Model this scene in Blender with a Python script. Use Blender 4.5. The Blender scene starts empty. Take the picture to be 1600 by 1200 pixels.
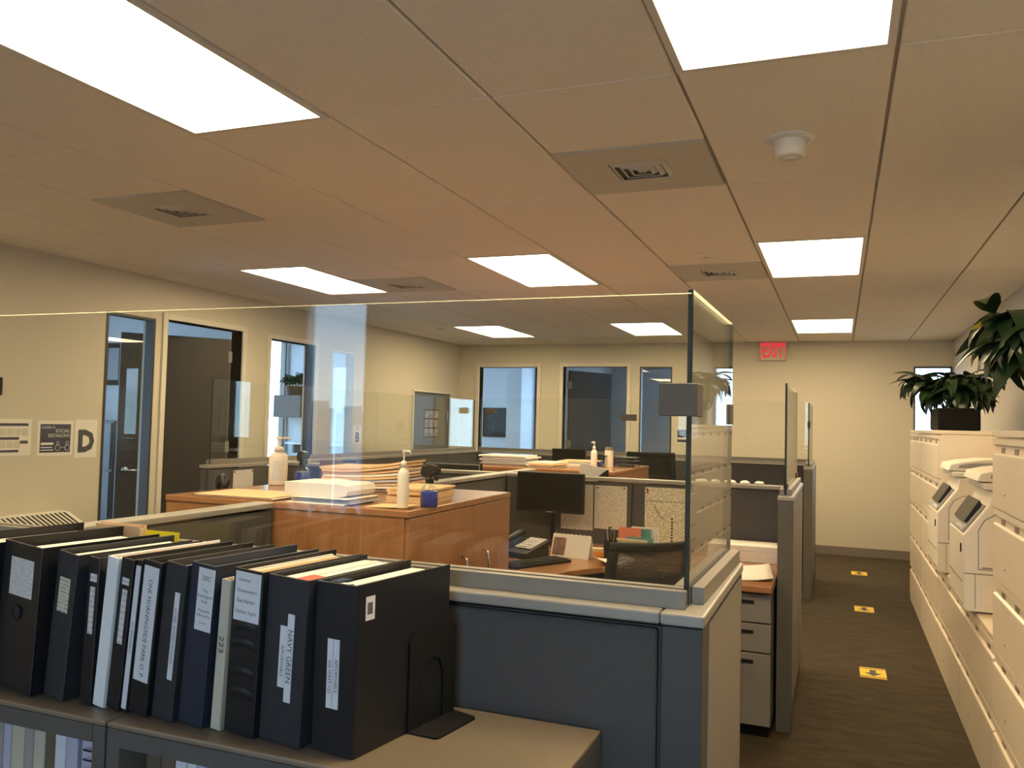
import bpy, bmesh, math, random
from mathutils import Matrix, Vector, Euler

random.seed(7)
SC = bpy.context.scene
COL = SC.collection
PI = math.pi

# ------------------------------------------------------------------ camera, world, exposure
CAM_LOC = (1.0775, -2.4785, 1.49)
yaw, pitch, roll = -0.373709, 0.044384, 0.024793
fw = Vector((math.sin(yaw) * math.cos(pitch), math.cos(yaw) * math.cos(pitch), math.sin(pitch)))
rt = Vector((math.cos(yaw), -math.sin(yaw), 0.0))
up = rt.cross(fw)
r2 = math.cos(roll) * rt + math.sin(roll) * up
u2 = -math.sin(roll) * rt + math.cos(roll) * up
cam_data = bpy.data.cameras.new('camera')
cam_data.sensor_fit = 'HORIZONTAL'
cam_data.sensor_width = 36.0
cam_data.lens = 1306.98 / 1600 * 36
cam_data.clip_start = 0.05
cam_data.clip_end = 900
cam = bpy.data.objects.new('camera', cam_data)
COL.objects.link(cam)
M = Matrix.Identity(4)
for i in range(3):
    M[i][0], M[i][1], M[i][2], M[i][3] = r2[i], u2[i], -fw[i], CAM_LOC[i]
cam.matrix_world = M
SC.camera = cam

SC.view_settings.view_transform = 'Standard'
SC.view_settings.look = 'None'
SC.view_settings.exposure = 0.0
SC.view_settings.gamma = 1.0
SC.view_settings.use_curve_mapping = False
SC.cycles.max_bounces = 10
SC.cycles.transparent_max_bounces = 24
SC.cycles.diffuse_bounces = 5
SC.cycles.glossy_bounces = 4
SC.cycles.sample_clamp_indirect = 4.0
SC.cycles.caustics_reflective = False
SC.cycles.caustics_refractive = False
SC.cycles.use_denoising = True

SKY_STRENGTH = 7.0
LAMP_COL = (1.0, 0.76, 0.455)
LAMP_STRENGTH = 21.2
w = bpy.data.worlds.new('daylight')
SC.world = w
w.use_nodes = True
nt = w.node_tree
nt.nodes.clear()
out = nt.nodes.new('ShaderNodeOutputWorld')
bg = nt.nodes.new('ShaderNodeBackground')
tc = nt.nodes.new('ShaderNodeTexCoord')
sep = nt.nodes.new('ShaderNodeSeparateXYZ')
rp = nt.nodes.new('ShaderNodeValToRGB')
rp.color_ramp.elements[0].position = 0.0
rp.color_ramp.elements[0].color = (0.52, 0.77, 1.0, 1)
rp.color_ramp.elements[1].position = 0.7
rp.color_ramp.elements[1].color = (0.26, 0.48, 0.86, 1)
nt.links.new(tc.outputs['Generated'], sep.inputs[0])
nt.links.new(sep.outputs['Z'], rp.inputs[0])
nt.links.new(rp.outputs[0], bg.inputs['Color'])
bg.inputs['Strength'].default_value = SKY_STRENGTH
nt.links.new(bg.outputs[0], out.inputs['Surface'])

sun_data = bpy.data.lights.new('sun', 'SUN')
sun_data.energy = 22.0
sun_data.color = (1.0, 0.95, 0.88)
sun_data.angle = math.radians(0.6)
sun = bpy.data.objects.new('sun', sun_data)
COL.objects.link(sun)
sun.rotation_euler = Euler((math.radians(30), 0, math.radians(4)))     # high sun on the street side behind the camera

# ------------------------------------------------------------------ helpers: materials
def new_mat(name):
    m = bpy.data.materials.new(name)
    m.use_nodes = True
    n = m.node_tree
    return m, n, n.nodes['Principled BSDF']

def mat(name, col, rough=0.6, metal=0.0, var=0.0, scale=8.0, bump=0.0, bscale=200.0, spec=0.5, coat=0.0):
    m, n, b = new_mat(name)
    b.inputs['Base Color'].default_value = (*col, 1)
    b.inputs['Roughness'].default_value = rough
    b.inputs['Metallic'].default_value = metal
    b.inputs['Specular IOR Level'].default_value = spec
    if coat:
        b.inputs['Coat Weight'].default_value = coat
        b.inputs['Coat Roughness'].default_value = 0.12
    if var or bump:
        t = n.nodes.new('ShaderNodeTexCoord')
    if var:
        z = n.nodes.new('ShaderNodeTexNoise')
        z.inputs['Scale'].default_value = scale
        z.inputs['Detail'].default_value = 4
        r = n.nodes.new('ShaderNodeValToRGB')
        r.color_ramp.elements[0].position = 0.3
        r.color_ramp.elements[1].position = 0.7
        r.color_ramp.elements[0].color = (*[c * (1 - var) for c in col], 1)
        r.color_ramp.elements[1].color = (*[min(1, c * (1 + var)) for c in col], 1)
        n.links.new(t.outputs['Object'], z.inputs['Vector'])
        n.links.new(z.outputs['Fac'], r.inputs[0])
        n.links.new(r.outputs[0], b.inputs['Base Color'])
    if bump:
        z2 = n.nodes.new('ShaderNodeTexNoise')
        z2.inputs['Scale'].default_value = bscale
        bp = n.nodes.new('ShaderNodeBump')
        bp.inputs['Strength'].default_value = bump
        bp.inputs['Distance'].default_value = 0.002
        n.links.new(t.outputs['Object'], z2.inputs['Vector'])
        n.links.new(z2.outputs['Fac'], bp.inputs['Height'])
        n.links.new(bp.outputs[0], b.inputs['Normal'])
    return m

def wood_mat(name, c1, c2, stretch=(14, 14, 0.9), rough=0.28):
    m, n, b = new_mat(name)
    t = n.nodes.new('ShaderNodeTexCoord')
    mp = n.nodes.new('ShaderNodeMapping')
    mp.inputs['Scale'].default_value = stretch
    z = n.nodes.new('ShaderNodeTexNoise')
    z.inputs['Scale'].default_value = 2.2
    z.inputs['Detail'].default_value = 7
    z.inputs['Roughness'].default_value = 0.65
    r = n.nodes.new('ShaderNodeValToRGB')
    r.color_ramp.elements[0].position = 0.3
    r.color_ramp.elements[1].position = 0.72
    r.color_ramp.elements[0].color = (*c1, 1)
    r.color_ramp.elements[1].color = (*c2, 1)
    n.links.new(t.outputs['Object'], mp.inputs[0])
    n.links.new(mp.outputs[0], z.inputs['Vector'])
    n.links.new(z.outputs['Fac'], r.inputs[0])
    n.links.new(r.outputs[0], b.inputs['Base Color'])
    b.inputs['Roughness'].default_value = rough
    return m

def carpet_mat():
    m, n, b = new_mat('brown_loop_carpet')
    t = n.nodes.new('ShaderNodeTexCoord')
    mp = n.nodes.new('ShaderNodeMapping')
    mp.inputs['Scale'].default_value = (2.2, 6.0, 1)
    z = n.nodes.new('ShaderNodeTexNoise')
    z.inputs['Scale'].default_value = 2.5
    z.inputs['Detail'].default_value = 8
    z.inputs['Roughness'].default_value = 0.7
    r = n.nodes.new('ShaderNodeValToRGB')
    r.color_ramp.elements[0].position = 0.3
    r.color_ramp.elements[1].position = 0.75
    r.color_ramp.elements[0].color = (0.046, 0.037, 0.024, 1)
    r.color_ramp.elements[1].color = (0.090, 0.073, 0.046, 1)
    n.links.new(t.outputs['Object'], mp.inputs[0])
    n.links.new(mp.outputs[0], z.inputs['Vector'])
    n.links.new(z.outputs['Fac'], r.inputs[0])
    n.links.new(r.outputs[0], b.inputs['Base Color'])
    z2 = n.nodes.new('ShaderNodeTexNoise')
    z2.inputs['Scale'].default_value = 260
    bp = n.nodes.new('ShaderNodeBump')
    bp.inputs['Strength'].default_value = 0.5
    bp.inputs['Distance'].default_value = 0.004
    n.links.new(t.outputs['Object'], z2.inputs['Vector'])
    n.links.new(z2.outputs['Fac'], bp.inputs['Height'])
    n.links.new(bp.outputs[0], b.inputs['Normal'])
    b.inputs['Roughness'].default_value = 0.95
    b.inputs['Specular IOR Level'].default_value = 0.15
    return m

def glass_mat(name, tint=(0.972, 0.986, 0.972), rough=0.0, ior=1.5, body=0.0):
    m = bpy.data.materials.new(name)
    m.use_nodes = True
    n = m.node_tree
    n.nodes.clear()
    o = n.nodes.new('ShaderNodeOutputMaterial')
    tr = n.nodes.new('ShaderNodeBsdfTransparent')
    tr.inputs['Color'].default_value = (*tint, 1)
    gl = n.nodes.new('ShaderNodeBsdfGlossy')
    gl.inputs['Roughness'].default_value = rough
    fr = n.nodes.new('ShaderNodeFresnel')
    ge = n.nodes.new('ShaderNodeNewGeometry')
    mu = n.nodes.new('ShaderNodeMath')
    mu.operation = 'MULTIPLY_ADD'
    mu.inputs[1].default_value = -(ior - 1 / ior)
    mu.inputs[2].default_value = ior
    n.links.new(ge.outputs['Backfacing'], mu.inputs[0])
    n.links.new(mu.outputs[0], fr.inputs['IOR'])
    mx = n.nodes.new('ShaderNodeMixShader')
    n.links.new(fr.outputs[0], mx.inputs[0])
    n.links.new(tr.outputs[0], mx.inputs[1])
    n.links.new(gl.outputs[0], mx.inputs[2])
    last = mx
    if body:
        df = n.nodes.new('ShaderNodeBsdfTranslucent')
        df.inputs['Color'].default_value = (0.9, 0.92, 0.95, 1)
        m2 = n.nodes.new('ShaderNodeMixShader')
        m2.inputs[0].default_value = body
        n.links.new(mx.outputs[0], m2.inputs[1])
        n.links.new(df.outputs[0], m2.inputs[2])
        last = m2
    n.links.new(last.outputs[0], o.inputs['Surface'])
    return m

def emit_mat(name, col, s):
    m = bpy.data.materials.new(name)
    m.use_nodes = True
    n = m.node_tree
    n.nodes.clear()
    o = n.nodes.new('ShaderNodeOutputMaterial')
    e = n.nodes.new('ShaderNodeEmission')
    e.inputs['Color'].default_value = (*col, 1)
    e.inputs['Strength'].default_value = s
    n.links.new(e.outputs[0], o.inputs['Surface'])
    return m

def print_mat(name, paper, ink, rows=40.0, cols=3.0, gap=0.45, axis='Z', rough=0.6):
    """paper with rows of print: a brick pattern thresholded by noise, on real flat sheets"""
    m, n, b = new_mat(name)
    t = n.nodes.new('ShaderNodeTexCoord')
    sp = n.nodes.new('ShaderNodeSeparateXYZ')
    n.links.new(t.outputs['Generated'], sp.inputs[0])
    a = n.nodes.new('ShaderNodeMath'); a.operation = 'MULTIPLY'; a.inputs[1].default_value = rows
    n.links.new(sp.outputs[axis], a.inputs[0])
    fr = n.nodes.new('ShaderNodeMath'); fr.operation = 'FRACT'
    n.links.new(a.outputs[0], fr.inputs[0])
    lt = n.nodes.new('ShaderNodeMath'); lt.operation = 'LESS_THAN'; lt.inputs[1].default_value = gap
    n.links.new(fr.outputs[0], lt.inputs[0])
    mp = n.nodes.new('ShaderNodeMapping')
    mp.inputs['Scale'].default_value = (cols * 4, cols * 4, rows)
    z = n.nodes.new('ShaderNodeTexNoise')
    z.inputs['Scale'].default_value = 1.0
    z.inputs['Detail'].default_value = 1
    n.links.new(t.outputs['Generated'], mp.inputs[0])
    n.links.new(mp.outputs[0], z.inputs['Vector'])
    gt = n.nodes.new('ShaderNodeMath'); gt.operation = 'GREATER_THAN'; gt.inputs[1].default_value = 0.47
    n.links.new(z.outputs['Fac'], gt.inputs[0])
    mu = n.nodes.new('ShaderNodeMath'); mu.operation = 'MULTIPLY'
    n.links.new(lt.outputs[0], mu.inputs[0]); n.links.new(gt.outputs[0], mu.inputs[1])
    mx = n.nodes.new('ShaderNodeMix'); mx.data_type = 'RGBA'
    mx.inputs[6].default_value = (*paper, 1); mx.inputs[7].default_value = (*ink, 1)
    n.links.new(mu.outputs[0], mx.inputs[0])
    n.links.new(mx.outputs[2], b.inputs['Base Color'])
    b.inputs['Roughness'].default_value = rough
    return m

def mesh_fabric_mat():
    m, n, b = new_mat('black_chair_mesh')
    b.inputs['Base Color'].default_value = (0.035, 0.033, 0.03, 1)
    b.inputs['Roughness'].default_value = 0.8
    t = n.nodes.new('ShaderNodeTexCoord')
    mp = n.nodes.new('ShaderNodeMapping')
    mp.inputs['Scale'].default_value = (150, 150, 220)
    n.links.new(t.outputs['Object'], mp.inputs[0])
    v = n.nodes.new('ShaderNodeTexChecker')
    v.inputs['Scale'].default_value = 1.0
    v.inputs['Color1'].default_value = (0, 0, 0, 1)
    v.inputs['Color2'].default_value = (1, 1, 1, 1)
    n.links.new(mp.outputs[0], v.inputs['Vector'])
    a = n.nodes.new('ShaderNodeMath'); a.operation = 'MULTIPLY_ADD'; a.inputs[1].default_value = -0.17; a.inputs[2].default_value = 1.0
    n.links.new(v.outputs['Fac'], a.inputs[0])
    n.links.new(a.outputs[0], b.inputs['Alpha'])
    return m

K = {}
K['wall'] = mat('cream_wall_paint', (0.60, 0.552, 0.435), 0.75, bump=0.05, bscale=120)
K['office_wall'] = mat('pale_office_paint', (0.66, 0.65, 0.64), 0.8)
K['frame'] = mat('cream_door_frame_paint', (0.68, 0.63, 0.52), 0.5)
K['tile'] = mat('ceiling_tile_face', (0.95, 0.885, 0.76), 0.9, var=0.03, scale=60, bump=0.15, bscale=300, spec=0.2)
K['grid'] = mat('ceiling_grid_shadow_gap', (0.36, 0.33, 0.29), 0.6)
K['white_metal'] = mat('white_painted_metal', (0.80, 0.77, 0.70), 0.4)
K['vent_dark'] = mat('vent_opening', (0.20, 0.18, 0.15), 0.8)
K['vent'] = mat('vent_grey_paint', (0.60, 0.58, 0.50), 0.5)
K['dark'] = mat('dark_hollow', (0.02, 0.02, 0.02), 0.8)
K['carpet'] = carpet_mat()
K['base'] = mat('brown_vinyl_base', (0.20, 0.165, 0.13), 0.5)
K['file'] = mat('putty_file_cabinet', (0.84, 0.735, 0.57), 0.32, var=0.02, scale=3)
K['file_gap'] = mat('file_cabinet_groove', (0.34, 0.29, 0.23), 0.6)
K['label_dark'] = mat('dark_label_slot', (0.27, 0.21, 0.155), 0.5)
K['fabric'] = mat('grey_panel_fabric', (0.092, 0.090, 0.089), 0.92, var=0.22, scale=380, bump=0.35, bscale=500, spec=0.15)
K['panel_metal'] = mat('taupe_panel_metal', (0.30, 0.28, 0.25), 0.42)
K['post'] = mat('grey_panel_post', (0.070, 0.066, 0.062), 0.6)
K['end_shaded'] = mat('shaded_taupe_post', (0.105, 0.098, 0.078), 0.55)  # darker copy of the taupe metal, shade on the end face put into colour
K['post_taupe'] = mat('dark_taupe_metal', (0.20, 0.188, 0.165), 0.5)
K['cap'] = mat('warm_grey_panel_cap', (0.33, 0.315, 0.28), 0.35)
K['alu'] = mat('satin_aluminium', (0.24, 0.22, 0.185), 0.45)
K['bracket'] = mat('bronzed_nickel_bracket', (0.115, 0.09, 0.065), 0.55)
K['glass'] = glass_mat('clear_glass')
K['glass_edge'] = mat('dark_green_glass_edge', (0.010, 0.028, 0.020), 0.35, spec=0.25)
m_, n_, b_ = new_mat('lamplit_glass_top_edge')
n_.nodes.remove(b_)
t_ = n_.nodes.new('ShaderNodeBsdfTranslucent')
t_.inputs['Color'].default_value = (0.42, 0.44, 0.36, 1)  # pale translucent tone gives the glass edge its line of lamplight
n_.links.new(t_.outputs[0], n_.nodes['Material Output'].inputs['Surface'])
K['glass_top'] = m_
K['window_glass'] = glass_mat('window_glass', (0.985, 0.99, 0.995))
K['frosted'] = glass_mat('frosted_glass', (0.25, 0.26, 0.26), body=0.18)
K['wood'] = wood_mat('cherry_veneer', (0.285, 0.125, 0.047), (0.37, 0.17, 0.068))
K['wood_top'] = wood_mat('cherry_worktop', (0.30, 0.135, 0.055), (0.39, 0.185, 0.08), stretch=(0.9, 14, 14), rough=0.22)
K['vinyl'] = mat('black_binder_vinyl', (0.014, 0.015, 0.018), 0.38, bump=0.12, bscale=30, spec=0.4)
K['vinyl2'] = mat('charcoal_binder_vinyl', (0.028, 0.031, 0.038), 0.45, bump=0.1, bscale=40, spec=0.4)
K['navy'] = mat('navy_binder_vinyl', (0.022, 0.03, 0.05), 0.42, bump=0.08, bscale=40, spec=0.4)
K['white_vinyl'] = mat('white_binder_vinyl', (0.86, 0.89, 0.90), 0.4)
K['cream_vinyl'] = mat('cream_binder_vinyl', (0.58, 0.54, 0.42), 0.5)
K['paper'] = mat('white_paper', (0.82, 0.78, 0.70), 0.7, var=0.05, scale=40)
K['label'] = mat('label_paper', (0.74, 0.76, 0.80), 0.5)
K['ink'] = mat('dark_ink', (0.05, 0.05, 0.06), 0.6)
K['lilac'] = mat('lilac_paper', (0.50, 0.50, 0.62), 0.7)
K['grey_paper'] = mat('grey_folder', (0.36, 0.35, 0.34), 0.7)
K['manila'] = mat('manila_paper', (0.80, 0.56, 0.30), 0.65, var=0.05, scale=10)
K['taupe_laminate'] = mat('taupe_laminate', (0.12, 0.105, 0.10), 0.6)
K['brown_paper'] = mat('brown_folder', (0.16, 0.115, 0.075), 0.75)
K['steel_top'] = mat('lamplit_steel_top', (0.215, 0.175, 0.125), 0.36, var=0.04, scale=10)  # bookcase steel lightened and warmed, lamplight from above put into the colour
K['steel'] = mat('grey_bookcase_steel', (0.11, 0.105, 0.10), 0.33, var=0.06, scale=10)
K['black'] = mat('black_plastic', (0.009, 0.009, 0.010), 0.4, spec=0.3)
K['black_matte'] = mat('black_matte', (0.011, 0.011, 0.011), 0.8, spec=0.2)
K['glossy_panel'] = mat('dark_glossy_panel', (0.02, 0.02, 0.02), 0.3, spec=0.2)
K['screen'] = mat('dark_screen', (0.004, 0.004, 0.004), 0.3, spec=0.12)
K['door_leaf'] = mat('espresso_door', (0.028, 0.022, 0.018), 0.45)
K['grey_door'] = mat('grey_steel_door', (0.13, 0.135, 0.13), 0.5, var=0.06, scale=5)
K['chrome'] = mat('chrome', (0.7, 0.7, 0.7), 0.15, metal=1.0)
K['yellow'] = mat('yellow_sticker', (0.85, 0.58, 0.02), 0.5)
m_, n_, b_ = new_mat('yellow_sticky_note')
b_.inputs['Base Color'].default_value = (0.92, 0.78, 0.03, 1)
t_ = n_.nodes.new('ShaderNodeBsdfTranslucent')
t_.inputs['Color'].default_value = (0.95, 0.85, 0.05, 1)
x_ = n_.nodes.new('ShaderNodeMixShader')
x_.inputs[0].default_value = 0.5
n_.links.new(b_.outputs[0], x_.inputs[1]); n_.links.new(t_.outputs[0], x_.inputs[2])
n_.links.new(x_.outputs[0], n_.nodes['Material Output'].inputs['Surface'])
K['sticky'] = m_
K['orange'] = mat('orange_card', (0.85, 0.32, 0.03), 0.6)
K['coral'] = mat('coral_card', (0.75, 0.22, 0.13), 0.6)
K['teal'] = mat('teal_card', (0.08, 0.30, 0.30), 0.6)
K['cream_card'] = mat('cream_card', (0.75, 0.65, 0.40), 0.6)
K['red'] = mat('red_tab', (0.55, 0.08, 0.04), 0.6)
K['hdpe'] = mat('translucent_white_bottle', (0.78, 0.73, 0.62), 0.4)
K['blue_liquid'] = mat('blue_cleaner', (0.02, 0.035, 0.36), 0.08, coat=0.6)
K['clear_plastic'] = glass_mat('clear_plastic', (0.85, 0.88, 0.92))
K['leaf'] = mat('dark_green_leaf', (0.018, 0.042, 0.014), 0.34, var=0.35, scale=9)
K['leaf2'] = mat('mid_green_leaf', (0.022, 0.060, 0.016), 0.75, var=0.3, scale=9, spec=0.15)
K['leaf_yellow'] = mat('yellowing_leaf', (0.32, 0.26, 0.03), 0.4, var=0.2, scale=6)
K['stem'] = mat('green_stem', (0.05, 0.07, 0.02), 0.5)
K['pot'] = mat('black_pot', (0.004, 0.004, 0.004), 0.7, spec=0.15)
K['soil'] = mat('potting_soil', (0.03, 0.02, 0.012), 0.9)
K['copier'] = mat('office_white_plastic', (0.82, 0.75, 0.63), 0.4)
K['copier_grey'] = mat('grey_plastic', (0.30, 0.29, 0.27), 0.45)
K['exit_red'] = emit_mat('exit_red_lit', (0.85, 0.055, 0.06), 0.9)
K['exit_face'] = mat('exit_sign_face', (0.62, 0.52, 0.40), 0.5)
K['diffuser'] = emit_mat('lit_diffuser', LAMP_COL, LAMP_STRENGTH)
K['sign_white'] = mat('white_sign_paper', (0.78, 0.74, 0.66), 0.55)
K['sign_navy'] = mat('navy_sign_print', (0.03, 0.035, 0.07), 0.5)
K['notice'] = print_mat('typed_notice', (0.74, 0.72, 0.68), (0.50, 0.50, 0.50), 18, 2.5)
K['list_print'] = print_mat('phone_list_print', (0.80, 0.76, 0.62), (0.42, 0.40, 0.33), 30, 5)
K['chart_print'] = print_mat('chart_print', (0.82, 0.78, 0.62), (0.50, 0.47, 0.28), 30, 5, 0.6)
K['label_print'] = print_mat('spine_label_print', (0.70, 0.70, 0.70), (0.50, 0.50, 0.50), 9, 1.2)
K['green_print'] = print_mat('green_label_print', (0.55, 0.62, 0.45), (0.2, 0.25, 0.18), 12, 2)
K['tan_print'] = print_mat('tan_label_print', (0.66, 0.62, 0.50), (0.40, 0.37, 0.28), 9, 1.2)
K['speckle'] = mat('marbled_cover', (0.25, 0.25, 0.25), 0.6, var=0.95, scale=90)
K['photo_dark'] = mat('dark_abstract_print', (0.014, 0.013, 0.012), 0.85, spec=0.1, var=0.9, scale=14)
K['photo_warm'] = mat('warm_photo_print', (0.16, 0.06, 0.03), 0.4, var=0.9, scale=18)
K['portrait'] = mat('pale_brown_photo', (0.34, 0.28, 0.22), 0.5, var=0.5, scale=16)
K['curtain'] = mat('slate_curtain', (0.16, 0.18, 0.23), 0.85)
K['white_wall'] = mat('white_column_paint', (0.85, 0.85, 0.85), 0.7)
K['tower'] = print_mat('tower_facade', (0.30, 0.38, 0.50), (0.12, 0.17, 0.27), 46, 5, 0.55)
K['tower2'] = print_mat('pale_tower_facade', (0.52, 0.58, 0.66), (0.25, 0.32, 0.42), 40, 4, 0.5)
K['ground'] = mat('distant_city_ground', (0.20, 0.27, 0.35), 0.9, var=0.4, scale=0.05)
K['mesh'] = mesh_fabric_mat()
K['bag'] = mat('crumpled_white_plastic', (0.8, 0.8, 0.8), 0.35, bump=0.6, bscale=25)

# ------------------------------------------------------------------ helpers: geometry
ORG = {}          # world origin of every unrotated parent

class MB:
    def __init__(s):
        s.v, s.f, s.m = [], [], []
    def face(s, idx, mi=0):
        s.f.append(tuple(idx)); s.m.append(mi)
    def box(s, x0, x1, y0, y1, z0, z1, mi=0, sides=None):
        b = len(s.v)
        s.v += [(x0, y0, z0), (x1, y0, z0), (x1, y1, z0), (x0, y1, z0), (x0, y0, z1), (x1, y0, z1), (x1, y1, z1), (x0, y1, z1)]
        fs = [(0, 3, 2, 1), (4, 5, 6, 7), (0, 1, 5, 4), (1, 2, 6, 5), (2, 3, 7, 6), (3, 0, 4, 7)]
        for k, q in enumerate(fs):
            s.face([b + i for i in q], (sides[k] if sides else mi))
        return s
    def prism(s, pts, a0, a1, axis='z', mi=0):
        """extrude a 2-D outline (counter-clockwise) along an axis"""
        b = len(s.v); n = len(pts)
        def P(p, a):
            if axis == 'z': return (p[0], p[1], a)
            if axis == 'y': return (p[0], a, p[1])
            return (a, p[0], p[1])
        s.v += [P(p, a0) for p in pts] + [P(p, a1) for p in pts]
        if axis == 'y':
            s.face([b + i for i in range(n)], mi); s.face([b + n + i for i in reversed(range(n))], mi)
            for i in range(n):
                j = (i + 1) % n
                s.face([b + j, b + i, b + n + i, b + n + j], mi)
        else:
            s.face([b + i for i in reversed(range(n))], mi); s.face([b + n + i for i in range(n)], mi)
            for i in range(n):
                j = (i + 1) % n
                s.face([b + i, b + j, b + n + j, b + n + i], mi)
        return s
    def lathe(s, prof, cx=0, cy=0, z0=0, n=20, mi=0, sx=1, sy=1):
        b = len(s.v)
        for r, z in prof:
            for k in range(n):
                a = 2 * PI * k / n
                s.v.append((cx + sx * r * math.cos(a), cy + sy * r * math.sin(a), z0 + z))
        for i in range(len(prof) - 1):
            for k in range(n):
                l = (k + 1) % n
                s.face([b + i * n + k, b + i * n + l, b + (i + 1) * n + l, b + (i + 1) * n + k], mi)
        s.face([b + k for k in reversed(range(n))], mi)
        s.face([b + (len(prof) - 1) * n + k for k in range(n)], mi)
        return s
    def tube(s, path, r, n=8, mi=0, r1=None):
        pts = [Vector(p) for p in path]
        b = len(s.v); N = len(pts)
        for i, p in enumerate(pts):
            d = (pts[min(i + 1, N - 1)] - pts[max(i - 1, 0)]).normalized()
            u = d.orthogonal().normalized() if i == 0 else (u - d * u.dot(d)).normalized()
            v = d.cross(u)
            rr = r if r1 is None else r + (r1 - r) * i / (N - 1)
            for k in range(n):
                a = 2 * PI * k / n
                s.v.append(tuple(p + u * (rr * math.cos(a)) + v * (rr * math.sin(a))))
        for i in range(N - 1):
            for k in range(n):
                l = (k + 1) % n
                s.face([b + i * n + k, b + i * n + l, b + (i + 1) * n + l, b + (i + 1) * n + k], mi)
        s.face([b + k for k in reversed(range(n))], mi)
        s.face([b + (N - 1) * n + k for k in range(n)], mi)
        return s
    def quad(s, a, b_, c, d, mi=0):
        b = len(s.v); s.v += [a, b_, c, d]; s.face([b, b + 1, b + 2, b + 3], mi); return s
    def grid(s, fn, nu, nv, mi=0):
        b = len(s.v)
        for i in range(nu + 1):
            for j in range(nv + 1):
                s.v.append(tuple(fn(i / nu, j / nv)))
        for i in range(nu):
            for j in range(nv):
                a = b + i * (nv + 1) + j
                s.face([a, a + nv + 1, a + nv + 2, a + 1], mi)
        return s
    def build(s, name, mats, parent=None, local=False, bevel=0.0, smooth=False, label=None, solid=0.0, seg=2):
        me = bpy.data.meshes.new(name)
        o3 = Vector((0, 0, 0))
        if parent is not None and not local:
            o3 = ORG[parent.name]
        me.from_pydata([tuple(Vector(p) - o3) for p in s.v], [], s.f)
        for mm in (mats if isinstance(mats, (list, tuple)) else [mats]):
            me.materials.append(K[mm] if isinstance(mm, str) else mm)
        me.polygons.foreach_set('material_index', s.m)
        if smooth:
            me.polygons.foreach_set('use_smooth', [True] * len(me.polygons))
        me.update()
        o = bpy.data.objects.new(name, me)
        COL.objects.link(o)
        if parent is not None:
            o.parent = parent
        ORG[o.name] = Vector((0, 0, 0)) if (local or parent is None) else o3.copy()
        if solid:
            md = o.modifiers.new('thickness', 'SOLIDIFY'); md.thickness = solid; md.offset = 0
        if bevel:
            md = o.modifiers.new('bevel', 'BEVEL'); md.width = bevel; md.segments = seg; md.limit_method = 'ANGLE'; md.angle_limit = math.radians(40)
        if label:
            o['label'] = label
        return o

def bx(name, m, x0, x1, y0, y1, z0, z1, parent=None, **k):
    return MB().box(x0, x1, y0, y1, z0, z1).build(name, m, parent, **k)

def thing(name, label, cat, loc=(0, 0, 0), rz=0.0, group=None):
    o = bpy.data.objects.new(name, None)
    o.empty_display_size = 0.1
    COL.objects.link(o)
    o.location = loc
    o.rotation_euler = (0, 0, rz)
    o['label'] = label
    o['category'] = cat
    if group: o['group'] = group
    ORG[o.name] = Vector(loc)
    return o

def tag(o, label, cat, group=None):
    o['label'] = label; o['category'] = cat
    if group: o['group'] = group
    return o

def struct(o):
    o['kind'] = 'structure'
    return o

def copy_tree(o, parent=None):
    c = o.copy(); COL.objects.link(c)
    if parent is not None: c.parent = parent
    ORG[c.name] = ORG.get(o.name, Vector((0, 0, 0)))
    for ch in list(o.children):
        copy_tree(ch, c)
    return c

FONT_CACHE = {}
def text(name, body, size, m, parent, loc, rot, align='CENTER', local=True, squeeze=1.0, bold=0.0):
    """flat lettering as a mesh; rot is a 3x3/4x4 Matrix turning the text's XY plane"""
    cu = bpy.data.curves.new('lettering', 'FONT')
    cu.body = body; cu.size = size; cu.align_x = align; cu.align_y = 'CENTER'
    cu.resolution_u = 2
    cu.offset = bold
    tmp = bpy.data.objects.new('lettering', cu)
    me = bpy.data.meshes.new_from_object(tmp)
    bpy.data.objects.remove(tmp); bpy.data.curves.remove(cu)
    me.transform(Matrix.Translation(loc) @ rot.to_4x4() @ Matrix.Diagonal((squeeze, 1, 1, 1)))
    if not local and parent is not None:
        me.transform(Matrix.Translation(-ORG[parent.name]))
    me.name = name
    me.materials.clear(); me.materials.append(K[m])
    o = bpy.data.objects.new(name, me); COL.objects.link(o)
    if parent is not None: o.parent = parent
    return o

FRONT = Euler((PI / 2, 0, 0)).to_matrix()                       # faces -Y, reads towards +X
DOWN = Euler((0, PI / 2, 0)).to_matrix() @ FRONT                # faces -Y, reads downwards
EAST = Euler((0, 0, PI / 2)).to_matrix() @ FRONT                # faces +X, reads towards +Y
FLOORT = Matrix.Identity(3)

CE = 2.549          # ceiling
XL, XR, YB, YF = -3.94, 2.30, 8.28, -4.20

# ------------------------------------------------------------------ the setting
struct(bx('floor', 'carpet', XL - 0.1, XR + 0.1, YF - 0.1, YB + 0.1, -0.12, 0.0))

def wall_x(name, x0, x1, segs, holes, m='wall', zt=2.75):
    """wall along Y between x0 and x1; holes = [(y0, y1, z0, z1)]"""
    mb = MB()
    y, ye = segs
    for (a, b, z0, z1) in sorted(holes):
        mb.box(x0, x1, y, a, 0, zt)
        if z0 > 0: mb.box(x0, x1, a, b, 0, z0)
        mb.box(x0, x1, a, b, z1, zt)
        y = b
    mb.box(x0, x1, y, ye, 0, zt)
    return struct(mb.build(name, m))

def wall_y(name, y0, y1, segs, holes, m='wall', zt=2.75):
    mb = MB()
    x, xe = segs
    for (a, b, z0, z1) in sorted(holes):
        mb.box(x, a, y0, y1, 0, zt)
        if z0 > 0: mb.box(a, b, y0, y1, 0, z0)
        mb.box(a, b, y0, y1, z1, zt)
        x = b
    mb.box(x, xe, y0, y1, 0, zt)
    return struct(mb.build(name, m))

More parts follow.
